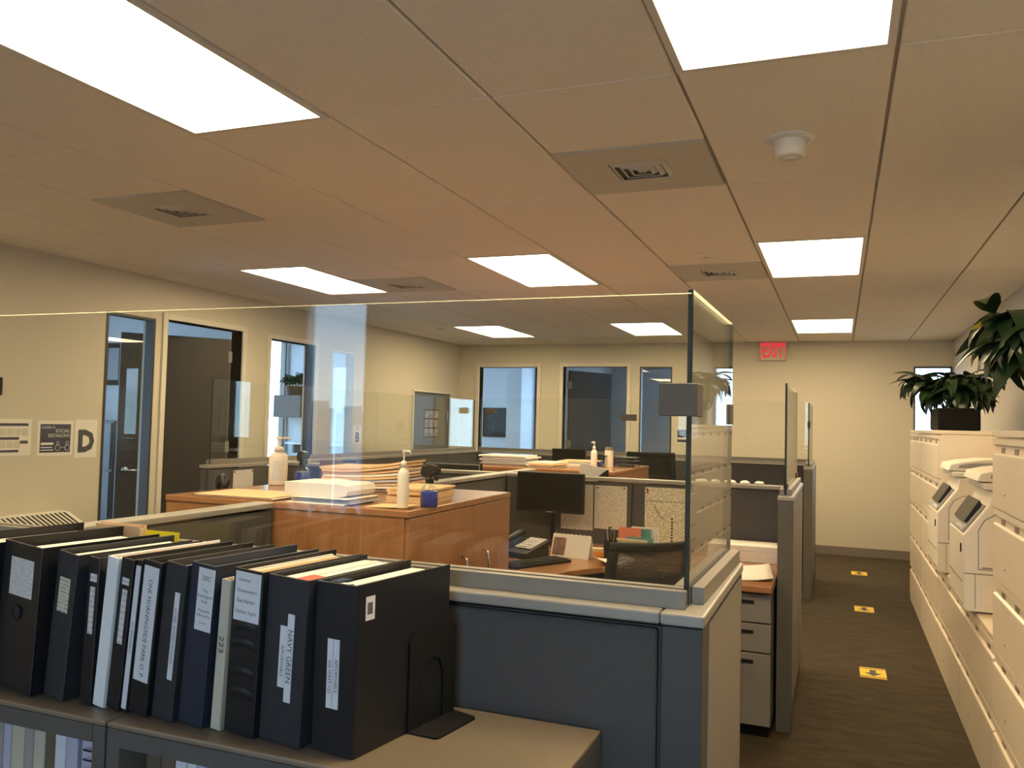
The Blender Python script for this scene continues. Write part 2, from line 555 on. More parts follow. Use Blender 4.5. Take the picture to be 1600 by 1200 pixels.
wall_x('wall_left', XL - 0.12, XL, (YF - 0.12, YB + 0.12),
       [(2.13, 2.60, 0.08, 2.225), (2.72, 3.63, 0, 2.235), (4.03, 4.76, 0, 2.215), (5.06, 5.52, 0.08, 2.20), (6.91, 8.03, 0, 1.85)])
wall_y('wall_back', YB, YB + 0.12, (XL, XR + 0.12),
       [(-3.63, -2.77, 0, 2.235), (-2.40, -1.52, 0, 2.24), (-1.35, -0.93, 0.1, 2.24), (1.88, 2.28, 0.8, 2.24)])
wall_x('wall_right', XR, XR + 0.12, (YF - 0.12, YB), [])
wall_y('wall_front', YF - 0.12, YF, (XL, XR), [(-2.45, -1.91, 0.80, 2.42), (0.33, 1.62, 0.55, 2.42)])

mb = MB()
mb.box(XL, -3.63, YB - 0.012, YB, 0, 0.1); mb.box(-2.77, -2.4, YB - 0.012, YB, 0, 0.1); mb.box(-1.52, XR, YB - 0.012, YB, 0, 0.1)
struct(mb.build('baseboard_back', 'base'))
mb = MB()
for a, b in ((YF, 2.72), (3.63, 4.03), (4.76, 6.91), (8.03, YB)):
    mb.box(XL, XL + 0.012, a, b, 0, 0.1)
struct(mb.build('baseboard_left', 'base'))
struct(bx('baseboard_right', 'base', XR - 0.012, XR, YF, YB, 0, 0.1))

# frames: door casings and window trims
def casing_x(name, x, y0, y1, zt, m='frame', wdt=0.05, z0=0.0, mid=None):
    mb = MB()
    for (a, b) in ((y0 - wdt, y0), (y1, y1 + wdt)):
        mb.box(x - 0.14, x + 0.018, a, b, z0, zt + wdt)
    mb.box(x - 0.14, x + 0.018, y0, y1, zt, zt + wdt)
    if z0 > 0: mb.box(x - 0.14, x + 0.018, y0, y1, z0 - wdt, z0)
    return struct(mb.build(name, m, bevel=0.004))
def casing_y(name, y, x0, x1, zt, m='frame', wdt=0.05, z0=0.0):
    mb = MB()
    for (a, b) in ((x0 - wdt, x0), (x1, x1 + wdt)):
        mb.box(a, b, y - 0.018, y + 0.14, z0, zt + wdt)
    mb.box(x0, x1, y - 0.018, y + 0.14, zt, zt + wdt)
    if z0 > 0: mb.box(x0, x1, y - 0.018, y + 0.14, z0 - wdt, z0)
    return struct(mb.build(name, m, bevel=0.004))
casing_x('trim_2', XL, 2.72, 3.63, 2.235)
casing_x('trim_3', XL, 4.03, 4.76, 2.215)
casing_y('trim_4', YB, -3.63, -2.77, 2.235)
casing_y('trim_5', YB, -2.40, -1.52, 2.24)

def window_x(name, x, y0, y1, z0, z1, fm='door_leaf', g='window_glass', fw_=0.018, proud=0.006):
    mb = MB()
    for a, b, c, d in ((y0, y0 + fw_, z0, z1), (y1 - fw_, y1, z0, z1), (y0 + fw_, y1 - fw_, z0, z0 + fw_), (y0 + fw_, y1 - fw_, z1 - fw_, z1)):
        mb.box(x - 0.08, x + proud, a, b, c, d)
    f = struct(mb.build(name, fm))
    MB().box(x - 0.05, x - 0.044, y0 + fw_, y1 - fw_, z0 + fw_, z1 - fw_).build('pane', g, f)
    return f
def window_y(name, y, x0, x1, z0, z1, fm='door_leaf', g='window_glass', fw_=0.018, mull=()):
    mb = MB()
    for a, b, c, d in ((x0, x0 + fw_, z0, z1), (x1 - fw_, x1, z0, z1), (x0 + fw_, x1 - fw_, z0, z0 + fw_), (x0 + fw_, x1 - fw_, z1 - fw_, z1)):
        mb.box(a, b, y - 0.006, y + 0.08, c, d)
    for q in mull:
        mb.box(q - fw_ / 2, q + fw_ / 2, y - 0.006, y + 0.08, z0 + fw_, z1 - fw_)
    f = struct(mb.build(name, fm))
    MB().box(x0 + fw_, x1 - fw_, y + 0.04, y + 0.046, z0 + fw_, z1 - fw_).build('pane', g, f)
    return f
window_x('window_1', XL, 2.13, 2.60, 0.08, 2.225)
window_x('window_2', XL, 5.06, 5.52, 0.08, 2.20, fm='frame')
window_y('window_4', YB, -1.35, -0.93, 0.1, 2.24)
window_y('window_5', YB, 1.88, 2.28, 0.8, 2.24)
window_y('window_6', YF - 0.1, -2.45, -1.91, 0.80, 2.42, fm='white_metal', fw_=0.035)
window_y('window_added_fill', YF - 0.1, 0.33, 1.62, 0.55, 2.42, fm='white_metal', fw_=0.04, mull=(0.92,))  # added unseen window, sized to throw daylight on the binders and near partition
struct(bx('trim_6', 'white_wall', -2.75, -1.86, YF, YF + 0.20, 0.76, 0.80, bevel=0.004))

# ceiling: slab with recessed grid gap, tiles as pieces
ceil = struct(bx('ceiling', 'grid', XL - 0.12, XR + 0.12, YF - 0.12, YB + 0.12, CE + 0.012, CE + 0.14))
TW, TL = 0.61, 1.22
LIGHTS = [(-2, -1), (1, -1), (-5, -1), (-2, 2), (1, 2), (-5, 2), (-2, 5), (1, 5), (-5, 5)]
VENTS = [(0, 0), (-4, 0), (0, 2), (-4, 2)]         # far half of that cell is a vent plate
def tile_mesh(x0, x1, y0, y1):
    return MB().box(x0, x1, y0, y1, CE, CE + 0.014)
shared = {}
for i in range(-7, 4):
    for j in range(-5, 7):
        if (i, j) in LIGHTS: continue
        x0, x1 = i * TW + 0.006, (i + 1) * TW - 0.006
        y0, y1 = j * TL + 0.0025, (j + 1) * TL - 0.0025
        if (i, j) in VENTS: y1 = (j + 0.5) * TL - 0.0025
        full = True
        for lim, lo in ((XL, 1), (XR, 0)):
            pass
        cx0, cx1, cy0, cy1 = max(x0, XL + 0.002), min(x1, XR - 0.002), max(y0, YF + 0.002), min(y1, YB - 0.002)
        if cx1 - cx0 < 0.02 or cy1 - cy0 < 0.02: continue
        key = (round(cx1 - cx0, 3), round(cy1 - cy0, 3))
        if key not in shared:
            t = MB().box(-key[0] / 2, key[0] / 2, -key[1] / 2, key[1] / 2, 0, 0.014).build('ceiling_tile', 'tile', ceil, local=True, bevel=0.003, seg=1)
            shared[key] = t
        else:
            t = shared[key].copy(); COL.objects.link(t)
        t.location = ((cx0 + cx1) / 2, (cy0 + cy1) / 2, CE + random.uniform(-0.0008, 0.0008))

lamp_where = {(-2, -1): 'nearest left ceiling light, largest glowing panel in the upper corner', (1, -1): 'nearest right ceiling light, big glowing panel above the aisle side',
              (-5, -1): 'glowing ceiling light beyond the frame by the left wall', (-2, 2): 'middle row glowing ceiling light, centre one above the wooden cabinets',
              (1, 2): 'middle row glowing ceiling light above the aisle, behind the smoke detector', (-5, 2): 'middle row glowing ceiling light nearest the left wall beside a vent',
              (-2, 5): 'farthest row glowing ceiling light in front of the dark open door', (1, 5): 'farthest row glowing ceiling light near the exit sign',
              (-5, 5): 'farthest row glowing ceiling light nearest the left wall corner'}
for (i, j) in LIGHTS:
    x0, x1, y0, y1 = i * TW + 0.006, (i + 1) * TW - 0.006, j * TL + 0.004, (j + 1) * TL - 0.004
    t = thing('ceiling_light', lamp_where[(i, j)], 'ceiling light', ((x0 + x1) / 2, (y0 + y1) / 2, CE), group='recessed ceiling lights')
    fr = MB()
    e = 0.022
    for a, b, c, d in ((x0, x0 + e, y0, y1), (x1 - e, x1, y0, y1), (x0 + e, x1 - e, y0, y0 + e), (x0 + e, x1 - e, y1 - e, y1)):
        fr.box(a, b, c, d, CE - 0.004, CE + 0.01)
    fr.build('frame', 'white_metal', t)
    MB().box(x0 + e, x1 - e, y0 + e, y1 - e, CE + 0.004, CE + 0.009).build('diffuser', 'diffuser', t)

vent_where = {(0, 0): 'square grey ceiling vent nearest, between the two big lights', (-4, 0): 'square grey ceiling vent at left, over the lettered wall',
              (0, 2): 'small looking far ceiling vent beside the middle aisle light', (-4, 2): 'far ceiling vent between two middle row lights at left'}
for (i, j) in VENTS:
    x0, x1, y0, y1 = i * TW + 0.008, (i + 1) * TW - 0.008, (j + 0.5) * TL + 0.004, (j + 1) * TL - 0.004
    cx, cy = (x0 + x1) / 2, (y0 + y1) / 2
    t = thing('ceiling_vent', vent_where[(i, j)], 'air vent', (cx, cy, CE), group='ceiling air vents')
    p = MB(); h = 0.118
    for a, b, c, d in ((x0, cx - h, y0, y1), (cx + h, x1, y0, y1), (cx - h, cx + h, y0, cy - h), (cx - h, cx + h, cy + h, y1)):
        p.box(a, b, c, d, CE - 0.005, CE + 0.008)
    p.build('plate', 'vent', t)
    MB().box(cx - h, cx + h, cy - h, cy + h, CE + 0.006, CE + 0.009).build('opening', 'vent_dark', t)
    for k, r in enumerate((0.116, 0.086, 0.056, 0.027)):
        lv = MB(); ww = 0.016
        # sloped square louver ring
        ro, ri = r, r - 0.019
        zo, zi = CE + 0.004, CE - 0.010
        co = [(-ro, -ro), (ro, -ro), (ro, ro), (-ro, ro)]; ci = [(-ri, -ri), (ri, -ri), (ri, ri), (-ri, ri)]
        for q in range(4):
            q2 = (q + 1) % 4
            lv.quad((cx + co[q][0], cy + co[q][1], zo), (cx + ci[q][0], cy + ci[q][1], zi), (cx + ci[q2][0], cy + ci[q2][1], zi), (cx + co[q2][0], cy + co[q2][1], zo))
        lv.build('louver', 'vent', t, solid=0.003)

t = thing('smoke_detector', 'white cylindrical detector with wide round base on ceiling tile near the aisle', 'smoke detector', (1.48 * TW, 0.57 * TL, CE))
MB().lathe([(0.085, 0.0), (0.085, -0.006), (0.07, -0.012), (0.0, -0.012)][::-1], n=28).build('mounting_base', 'white_metal', t, local=True, smooth=False)
MB().lathe([(0.0, -0.072), (0.045, -0.072), (0.053, -0.066), (0.056, -0.012), (0.0, -0.012)], n=28).build('housing', 'white_metal', t, local=True)
MB().lathe([(0.0, -0.080), (0.018, -0.080), (0.022, -0.072), (0, -0.072)], n=16).build('lens', 'vent', t, local=True)
for k, (a, b, l) in enumerate(((0.49, 2.26, 'round white sprinkler cover on ceiling just before the far aisle vent'), (0.52, 5.19, 'small white sprinkler cover on ceiling in front of the exit sign'),
                               (-5.39, 5.17, 'small grey sprinkler cover on ceiling near the far left corner'))):
    t = thing('sprinkler', l, 'sprinkler', (a * TW, b * TL, CE), group='ceiling sprinkler covers')
    MB().lathe([(0, -0.012), (0.04, -0.012), (0.045, 0.0), (0, 0)], n=20).build('cover_plate', 'white_metal', t, local=True)
    MB().lathe([(0, -0.018), (0.012, -0.018), (0.014, -0.012), (0, -0.012)], n=10).build('nozzle', 'vent', t, local=True)

# ------------------------------------------------------------------ side offices
struct(bx('floor_office', 'carpet', -6.4, XL - 0.12, 0.5, 11.6, -0.12, 0.0))
struct(bx('floor_office', 'carpet', XL - 0.12, 3.0, YB + 0.12, 11.6, -0.12, 0.0))
struct(bx('ceiling_office', 'office_wall', -6.4, XL - 0.12, 0.5, 11.6, 2.62, 2.75))
struct(bx('ceiling_office', 'office_wall', XL - 0.12, 3.0, YB + 0.12, 11.6, 2.62, 2.75))
wall_x('wall_outer_left', -6.32, -6.20, (0.5, 3.83), [(0.7, 3.3, 0.30, 2.58)], 'office_wall')
wall_y('wall_office_front', 0.5, 0.62, (-6.20, XL - 0.12), [], 'office_wall')
wall_y('wall_office_middle', 3.83, 3.93, (-6.20, XL - 0.12), [], 'office_wall')
wall_x('wall_outer_left', -6.32, -6.20, (3.93, 7.40), [(4.1, 7.36, 0.60, 2.58)], 'office_wall')
wall_y('wall_office_far', 7.40, 7.50, (-6.32, XL - 0.12), [], 'office_wall')
wall_x('wall_outer_left', -6.32, -6.20, (7.5, 11.6), [(8.6, 11.2, 0.3, 2.58)], 'office_wall')
wall_y('wall_outer_back', 11.3, 11.42, (-6.20, 0.3), [(-3.83, -2.75, 0.5, 2.5), (-1.35, 0.15, 0.3, 2.58)], 'office_wall')
wall_x('wall_office_partition', -2.62, -2.52, (YB + 0.12, 11.3), [], 'office_wall')
wall_x('wall_office_end', 0.2, 0.3, (YB + 0.12, 11.3), [], 'office_wall')
struct(bx('pillar_office', 'white_wall', -4.12, -3.86, 10.55, 11.28, 0, 2.62))

def outer_window_x(name, x, y0, y1, z0, z1, n):
    f = 0.05; mb = MB()
    mb.box(x, x + 0.08, y0, y1, z0, z0 + f); mb.box(x, x + 0.08, y0, y1, z1 - f, z1)
    for k in range(n + 1):
        y = y0 + (y1 - y0) * k / n
        mb.box(x + 0.001, x + 0.079, max(y0, y - f / 2), min(y1, y + f / 2), z0 + f, z1 - f)
    o = struct(mb.build(name, 'alu'))
    MB().box(x + 0.037, x + 0.043, y0, y1, z0 + f / 2, z1 - f / 2).build('pane', 'window_glass', o)
def outer_window_y(name, y, x0, x1, z0, z1, n):
    f = 0.05; mb = MB()
    mb.box(x0, x1, y, y + 0.08, z0, z0 + f); mb.box(x0, x1, y, y + 0.08, z1 - f, z1)
    for k in range(n + 1):
        x = x0 + (x1 - x0) * k / n
        mb.box(max(x0, x - f / 2), min(x1, x + f / 2), y + 0.001, y + 0.079, z0 + f, z1 - f)
    o = struct(mb.build(name, 'alu'))
    MB().box(x0, x1, y + 0.037, y + 0.043, z0 + f / 2, z1 - f / 2).build('pane', 'window_glass', o)
outer_window_x('window_7', -6.30, 0.7, 3.3, 0.30, 2.58, 2)
outer_window_x('window_8', -6.30, 4.1, 7.36, 0.60, 2.58, 2)
outer_window_x('window_9', -6.30, 8.6, 11.2, 0.3, 2.58, 2)
outer_window_y('window_10', 11.32, -3.83, -2.75, 0.5, 2.5, 1)
outer_window_y('window_added_office', 11.32, -1.35, 0.15, 0.3, 2.58, 2)  # unseen window put in to light the office behind the narrow pane

def door_leaf(name, hinge, ang, wd, ht, hinge_side, knob_z=1.0, m='door_leaf', thick=0.044):
    """leaf from the hinge point out along angle ang"""
    o = bpy.data.objects.new(name, None); COL.objects.link(o); struct(o)
    o.location = (hinge[0], hinge[1], 0); o.rotation_euler = (0, 0, ang)
    MB().box(0, wd, -thick / 2, thick / 2, 0.01, ht).build('leaf', m, o, local=True, bevel=0.003)
    for s in (-1, 1):
        hb = MB()
        hb.lathe([(0, 0), (0.028, 0), (0.028, 0.008), (0, 0.008)], n=16)
        vs = [(wd - 0.07 + x, s * (thick / 2 + z), knob_z + y) for x, y, z in hb.v]
        h = MB(); h.v = vs; h.f = hb.f; h.m = hb.m
        y = s * (thick / 2 + 0.045)
        h.tube([(wd - 0.07, s * thick / 2, knob_z), (wd - 0.07, y, knob_z), (wd - 0.10, y, knob_z), (wd - 0.19, y, knob_z - 0.004)], 0.009)
        h.build('handle', 'chrome', o, local=True, smooth=True)
    for z in (0.3, 1.15, 1.95):
        MB().box(-0.012, 0.02, -thick / 2 - 0.006, thick / 2 + 0.006, z, z + 0.1).build('hinge', 'alu', o, local=True)
    return o
door_leaf('door_1', (XL - 0.09, 3.585), math.radians(180 + 53), 0.90, 2.16, 1)
door_leaf('door_2', (-2.36, YB + 0.15), math.radians(64), 0.86, 2.20, 1)
# grey flush door in the left wall
gd = bpy.data.objects.new('door_3', None); COL.objects.link(gd); struct(gd); ORG[gd.name] = Vector((0, 0, 0))
MB().box(XL - 0.06, XL - 0.015, 6.93, 8.01, 0.01, 1.835).build('leaf', 'grey_door', gd, bevel=0.003)
MB().box(XL - 0.02, XL + 0.03, 7.86, 7.885, 1.46, 1.60).build('handle', 'chrome', gd, bevel=0.004)
mb = MB(); mb.box(XL - 0.1, XL + 0.012, 6.885, 6.925, 0, 1.865); mb.box(XL - 0.1, XL + 0.012, 8.015, 8.045, 0, 1.865); mb.box(XL - 0.1, XL + 0.012, 6.925, 8.015, 1.838, 1.865)
mb.build('casing', 'frame', gd)
wall_x('wall_closet', -4.3, -4.2, (6.7, 8.2), [], 'office_wall')

# ------------------------------------------------------------------ city outside
struct(bx('ground_city', 'ground', -500, 500, -500, 500, -70, -69.5))
def tower(x, y, wx, wy, top, m, label):
    t = thing('tower', label, 'building', (x, y, -69.5), group=None)
    MB().box(x - wx, x + wx, y - wy, y + wy, -69.5, top).build('shaft', m, t)
    MB().box(x - wx * 0.6, x + wx * 0.6, y - wy * 0.6, y + wy * 0.6, top, top + 3).build('roof_plant', 'tower2', t)
tower(-199, -293, 4.2, 4, 5, 'tower', 'blue-grey tower outside, mirrored in the glass screen, tallest of three')
tower(-188, -300, 4.6, 5, 3, 'tower2', 'pale tower outside, mirrored in the glass screen beside the tallest')
tower(-208, -286, 4.5, 5, -3, 'tower', 'blue-grey tower outside, mirrored in the glass screen, lowest of three')

# ------------------------------------------------------------------ cubicle partitions
PT = 1.15
def panel(name, label, axis, a0, a1, b0, b1, seams=(), post=None, post2=None, group='grey cubicle partitions', face1='fabric', pm='panel_metal'):
    """axis 'x': runs along X from a0 to a1, b0..b1 is its thickness in Y; axis 'y' the other way round"""
    def bb(m, u0, u1, v0, v1, z0, z1):
        return m.box(u0, u1, v0, v1, z0, z1) if axis == 'x' else m.box(v0, v1, u0, u1, z0, z1)
    def pt(u, v): return (u, v, 0) if axis == 'x' else (v, u, 0)
    t = thing(name, label, 'partition', pt((a0 + a1) / 2, (b0 + b1) / 2), group=None)
    s0, s1 = a0, a1
    if post: s0 = a0 + post
    if post2: s1 = a1 - post2
    i = 0.009
    bb(MB(), s0, s1, b0 + 0.02, b1 - 0.02, 0.0, PT - 0.03).build('core', 'post', t)
    bb(MB(), s0 + 0.002, s1 - 0.002, b0 + 0.008, b1 - 0.008, 0.0, 0.09).build('kick_plate', 'post', t)
    cuts = [s0] + list(seams) + [s1]
    for c0, c1 in zip(cuts[:-1], cuts[1:]):
        for (v0, v1) in ((b0 + 0.002, b0 + 0.019), (b1 - 0.019, b1 - 0.002)):
            bb(MB(), c0 + 0.004, c1 - 0.004, v0, v1, 0.095, PT - 0.032).build('fabric_panel', face1 if v0 > (b0 + b1) / 2 else 'fabric', t, bevel=0.004, seg=1)
    if post: bb(MB(), a0, a0 + post - 0.002, b0, b1, 0, PT - 0.024).build('end_post', pm, t, bevel=0.003)
    if post2: bb(MB(), a1 - post2 + 0.002, a1, b0, b1, 0, PT - 0.024).build('end_post', pm, t, bevel=0.003)
    c = bb(MB(), a0, a1, b0 - 0.002, b1 + 0.002, PT - 0.022, PT).build('cap', 'cap', t, bevel=0.004)
    return t

near = panel('cubicle_partition', 'long grey fabric partition directly behind the binder bookcase, carrying the large glass screen', 'x', -2.8, 0.775, -0.945, -0.862, (-1.02, -0.10))
# return panel: taupe metal faced, with grey corner post
t = thing('cubicle_partition', 'short taupe return partition at the aisle corner with a grey corner post', 'partition', (0.815, -0.6, 0))
MB().box(0.779, 0.853, -0.945, -0.862, 0, PT - 0.024).build('corner_post', 'post', t, bevel=0.003)
MB().box(0.80, 0.83, -0.858, -0.315, 0.0, PT - 0.03).build('core', 'post', t)
MB().box(0.832, 0.853, -0.857, -0.302, 0.06, PT - 0.032).build('metal_panel', 'panel_metal', t, bevel=0.003)
MB().box(0.777, 0.798, -0.857, -0.302, 0.06, PT - 0.032).build('fabric_panel', 'fabric', t, bevel=0.003)
MB().box(0.777, 0.853, -0.312, -0.298, 0, PT - 0.024).build('end_post', 'panel_metal', t)
MB().box(0.777, 0.856, -0.948, -0.297, PT - 0.022, PT).build('cap', 'cap', t, bevel=0.004)
panel('cubicle_partition', 'grey fabric partition with rising cap line left of the wooden cabinet, yellow note on it', 'y', -0.860, 0.248, -1.06, -0.98, ())
panel('cubicle_partition', 'low grey dividing partition running back from the nearest wooden cabinet to the far one', 'y', 1.285, 3.245, -1.04, -0.96, (2.69,))
panel('cubicle_partition', 'grey tackboard partition with pinned lists behind the curved desk', 'x', -0.958, 0.775, 2.65, 2.73, (-0.115,))
panel('cubicle_partition', 'low dark partition behind the left cubicle, in front of a monitor back', 'x', -2.788, -1.042, 2.65, 2.73, (-1.9,))
panel('cubicle_partition', 'taupe end partition beside the drawer pedestal, standing on the aisle carpet', 'y', 1.90, 3.08, 0.795, 0.868, (2.70,), post=0.055, face1='post_taupe', pm='end_shaded')
panel('cubicle_partition', 'farthest aisle end partition with a glass screen in front of the cream wall', 'y', 5.32, 6.355, 0.79, 0.863, (), post=0.05, face1='post_taupe', pm='end_shaded')
panel('cubicle_partition', 'long low partition across the room below the far doors', 'x', -2.868, 0.863, 6.36, 6.44, (-1.95, -1.02, -0.09))
panel('cubicle_partition', 'dark grey partition with a pinned notice beyond the tall sanitizer bottle, facing the lettered wall', 'y', 1.95, 6.355, -2.87, -2.79, (2.85, 3.75, 4.65, 5.55))

# ------------------------------------------------------------------ glass screens on the partitions
def glass_screen(label, axis, a0, a1, c, z0, z1, th=0.010, ca=None, breaks=(), group='glass screens on partitions', brackets=()):
    def bb(m, u0, u1, v0, v1, q0, q1, sides=None):
        if axis == 'x': return m.box(u0, u1, v0, v1, q0, q1, sides=sides)
        return m.box(v0, v1, u0, u1, q0, q1, sides=sides)
    loc = ((a0 + a1) / 2, c, z0) if axis == 'x' else (c, (a0 + a1) / 2, z0)
    t = thing('glass_screen', label, 'glass screen', loc, group=group)
    # sides order: bottom, top, -Y, +X, +Y, -X
    cuts = [a0] + list(breaks) + [a1]
    for u0, u1 in zip(cuts[:-1], cuts[1:]):
        lo, hi = (1 if u0 == a0 else 0), (1 if u1 == a1 else 0)
        sd = (1, 2, 0, hi, 0, lo) if axis == 'x' else (1, 2, lo, 0, hi, 0)
        bb(MB(), u0 + (0.0015 if u0 != a0 else 0), u1 - (0.0015 if u1 != a1 else 0), c - th / 2, c + th / 2, z0 + 0.004, z1, sides=sd).build('glass_pane', ['glass', 'glass_edge', 'glass_top'], t)
    ch = MB()
    if ca is not None: a0 = ca
    bb(ch, a0, a1, c - 0.028, c - th / 2 - 0.001, z0, z0 + 0.032)
    bb(ch, a0, a1, c + th / 2 + 0.001, c + 0.028, z0, z0 + 0.032)
    bb(ch, a0, a1, c - th / 2 - 0.001, c + th / 2 + 0.001, z0, z0 + 0.003)
    ch.build('channel', 'alu', t)
    for (u, z, w_, h_) in brackets:
        b = MB()
        for s in (-1, 1):
            v0, v1 = sorted((c + s * (th / 2 + 0.0005), c + s * (th / 2 + 0.006)))
            bb(b, u - w_ / 2, u + w_ / 2, v0, v1, z - h_ / 2, z + h_ / 2)
        b.build('bracket', 'bracket', t, bevel=0.0015, seg=1)
    return t
GZ = PT + 0.0005
g = glass_screen('large clear glass screen on the nearest partition, above the binders, two panes', 'x', -2.78, 0.815, -0.880, GZ, 1.742, breaks=(0.104,))
# corner clamp at the near glass corner
k = MB()
k.box(0.757, 0.829, -0.895, -0.8875, 1.507, 1.570)
k.box(0.8225, 0.829, -0.8875, -0.82, 1.507, 1.570)
k.build('corner_clamp', 'bracket', g, bevel=0.0015, seg=1)
glass_screen('short clear glass screen returning along the aisle, reflecting the file cabinets', 'y', -0.8745, -0.302, 0.8155, GZ, 1.75, ca=-0.848, brackets=((-0.345, 1.52, 0.045, 0.05),)).rotation_euler.z = math.radians(-0.8)
glass_screen('frosty edged glass screen on the aisle partition beside the drawer pedestal', 'y', 1.945, 3.06, 0.828, GZ, 1.715, breaks=(), brackets=((1.985, 1.185, 0.05, 0.045), (3.02, 1.19, 0.05, 0.05)))
glass_screen('small clear glass screen on the farthest aisle partition', 'y', 5.36, 6.34, 0.826, GZ, 1.715, brackets=((5.40, 1.52, 0.05, 0.06),))
glass_screen('clear glass screen across the far partition below the far doors', 'x', -2.78, 0.79, 6.40, GZ, 1.75, breaks=(-1.04,), brackets=((-2.66, 1.60, 0.12, 0.07), (-1.04, 1.56, 0.17, 0.07)))
glass_screen('clear glass screen on the left partition, in front of the lettered wall', 'y', 2.0, 6.32, -2.83, GZ, 1.72, breaks=(4.15,), brackets=())

# ------------------------------------------------------------------ the steel bookcases
ST = 0.925
def bookcase(label, x0, x1):
    t = thing('bookcase', label, 'bookcase', ((x0 + x1) / 2, -1.12, 0), group='grey steel bookcases')
    ya, yb = -1.30, -0.952
    MB().box(x0, x1, ya, yb, ST - 0.010, ST).build('top', 'steel_top', t, bevel=0.003)
    MB().box(x0 + 0.0305, x1 - 0.0305, ya + 0.001, ya + 0.02, ST - 0.042, ST - 0.0105).build('front_rail', 'steel', t)
    for a, b in ((x0, x0 + 0.03), (x1 - 0.03, x1)):
        MB().box(a, b, ya + 0.001, yb, 0.0, ST - 0.0105).build('side_panel', 'steel', t, bevel=0.002)
    MB().box(x0 + 0.03, x1 - 0.03, yb - 0.012, yb, 0.05, ST - 0.0105).build('back_panel', 'steel', t)
    for z in (0.05, 0.55):
        MB().box(x0 + 0.03, x1 - 0.03, ya + 0.006, yb - 0.012, z, z + 0.025).build('shelf', 'steel', t, bevel=0.003)
    MB().box(x0 + 0.03, x1 - 0.03, ya + 0.01, ya + 0.03, 0.0, 0.05).build('kick_plate', 'steel', t)
    return t
bookcase('grey steel bookcase at lower left, under the left half of the black binders', -1.08, -0.165)
bookcase('grey steel bookcase at lower centre, its bare tan lit top corner beside the partition', -0.160, 0.672)

# ------------------------------------------------------------------ binders on top
ROT = math.radians(-8)
def binder(label, xb, w_, lean, cover, h=0.287, d=0.268, rot=ROT, ybase=-1.25, pages='paper', fill=0.9, page_h=0.275, labels=(), flare=0.0, texts=(), rough_top=False, extras=()):
    """lean in radians to the right; x measured along the spine from its left bottom corner"""
    t = thing('ring_binder', label, 'binder', (xb, ybase, ST + 0.001), group='binders on top of the bookcases')
    t.rotation_mode = 'XYZ'
    t.rotation_euler = (0, lean, rot)
    if lean > 0: t.location.z = ST + 0.001 + w_ * math.sin(lean)
    th = 0.0035
    MB().box(0.0, w_, 0, th, 0, h).build('spine', cover, t, local=True, bevel=0.0012, seg=1)
    MB().box(0.0, th, th, d, 0, h).build('front_cover', cover, t, local=True, bevel=0.001, seg=1)
    m = MB(); m.prism([(w_ - th, th), (w_, th), (w_ + flare, d), (w_ - th + flare, d)], 0, h); m.build('back_cover', cover, t, local=True)
    pw = (w_ - 2 * th) * fill
    x0 = th + 0.0008 + (w_ - 2 * th - pw) * 0.3
    n = max(1, int(pw / 0.012)) if not rough_top else max(3, int(pw / 0.006))
    for i in range(n):
        a, b = x0 + pw * i / n, x0 + pw * (i + 1) / n
        dy = random.uniform(0, 0.006) if rough_top else random.uniform(0, 0.002)
        dz = random.uniform(-0.006, 0.007) if rough_top else random.uniform(-0.002, 0.001)
        mm = MB().prism([(a, 0.02 + dy), (b - 0.0006, 0.02 + dy), (b - 0.0006 + flare * 0.6, d - 0.018), (a + flare * 0.6, d - 0.018)], 0.004, page_h + dz)
        mm.build('page_block', pages if not isinstance(pages, (list, tuple)) else pages[i % len(pages)], t, local=True)
    for (u0, u1, z0, z1, lm) in labels:
        MB().box(u0, u1, -0.0011, -0.0001, z0, z1).build('spine_label', lm, t, local=True, label=None)
    for (body, u, z, size, mode, sq) in texts:
        text('lettering', body, size, 'ink', t, Vector((u, -0.0014, z)), DOWN if mode == 'd' else FRONT, squeeze=sq)
    return t

def lean_of(dx): return math.atan2(dx, 0.28)

binder('black binder at the left frame edge with a green printed spine label', -0.648, 0.115, lean_of(.022), 'vinyl', labels=((0.045, 0.112, 0.15, 0.275, 'green_print'),), h=0.292)
b = binder('wide black binder second from the left with a square white typed label', -0.522, 0.128, lean_of(.018), 'vinyl', h=0.292, fill=0.55,
           labels=((0.030, 0.106, 0.187, 0.262, 'notice'),))
mb = MB()
for kx in range(12):
    pass
MB().lathe([(0.0, 0), (0.012, 0), (0.0145, 0.0015), (0.0145, 0.003), (0.011, 0.003), (0.011, 0.0012), (0, 0.0012)], n=20).build('finger_hole', 'dark', b, local=True)
fh = bpy.data.objects['finger_hole']; fh.rotation_euler = (PI / 2, 0, 0); fh.location = (0.062, -0.0002, 0.155)
binder('black binder third from left with a small tan paper label', -0.381, 0.062, lean_of(.030), 'vinyl2', labels=((0.014, 0.047, 0.168, 0.235, 'tan_print'),), fill=0.7, h=0.285)
binder('thin black binder between the tan labelled binder and the pale blue spine', -0.286, 0.033, lean_of(.012), 'vinyl', labels=((0.009, 0.028, 0.235, 0.250, 'label'), (0.011, 0.025, 0.135, 0.225, 'label_print')),
       texts=(('Vol. 3', 0.0185, 0.2425, 0.007, 'f', .9),), h=0.282, fill=0.6)
binder('slim blank pale blue white binder leaning right on the bookcase', -0.2515, 0.031, lean_of(.027), 'white_vinyl', pages='manila', h=0.287, page_h=0.284)
binder('thin black binder just right of the pale blue blank one, long narrow label', -0.2175, 0.036, lean_of(.028), 'vinyl', labels=((0.010, 0.029, 0.237, 0.250, 'label'), (0.013, 0.027, 0.125, 0.228, 'label_print')),
       texts=(('Vol. 4', 0.0195, 0.2435, 0.007, 'f', .9),), h=0.287, fill=0.5)
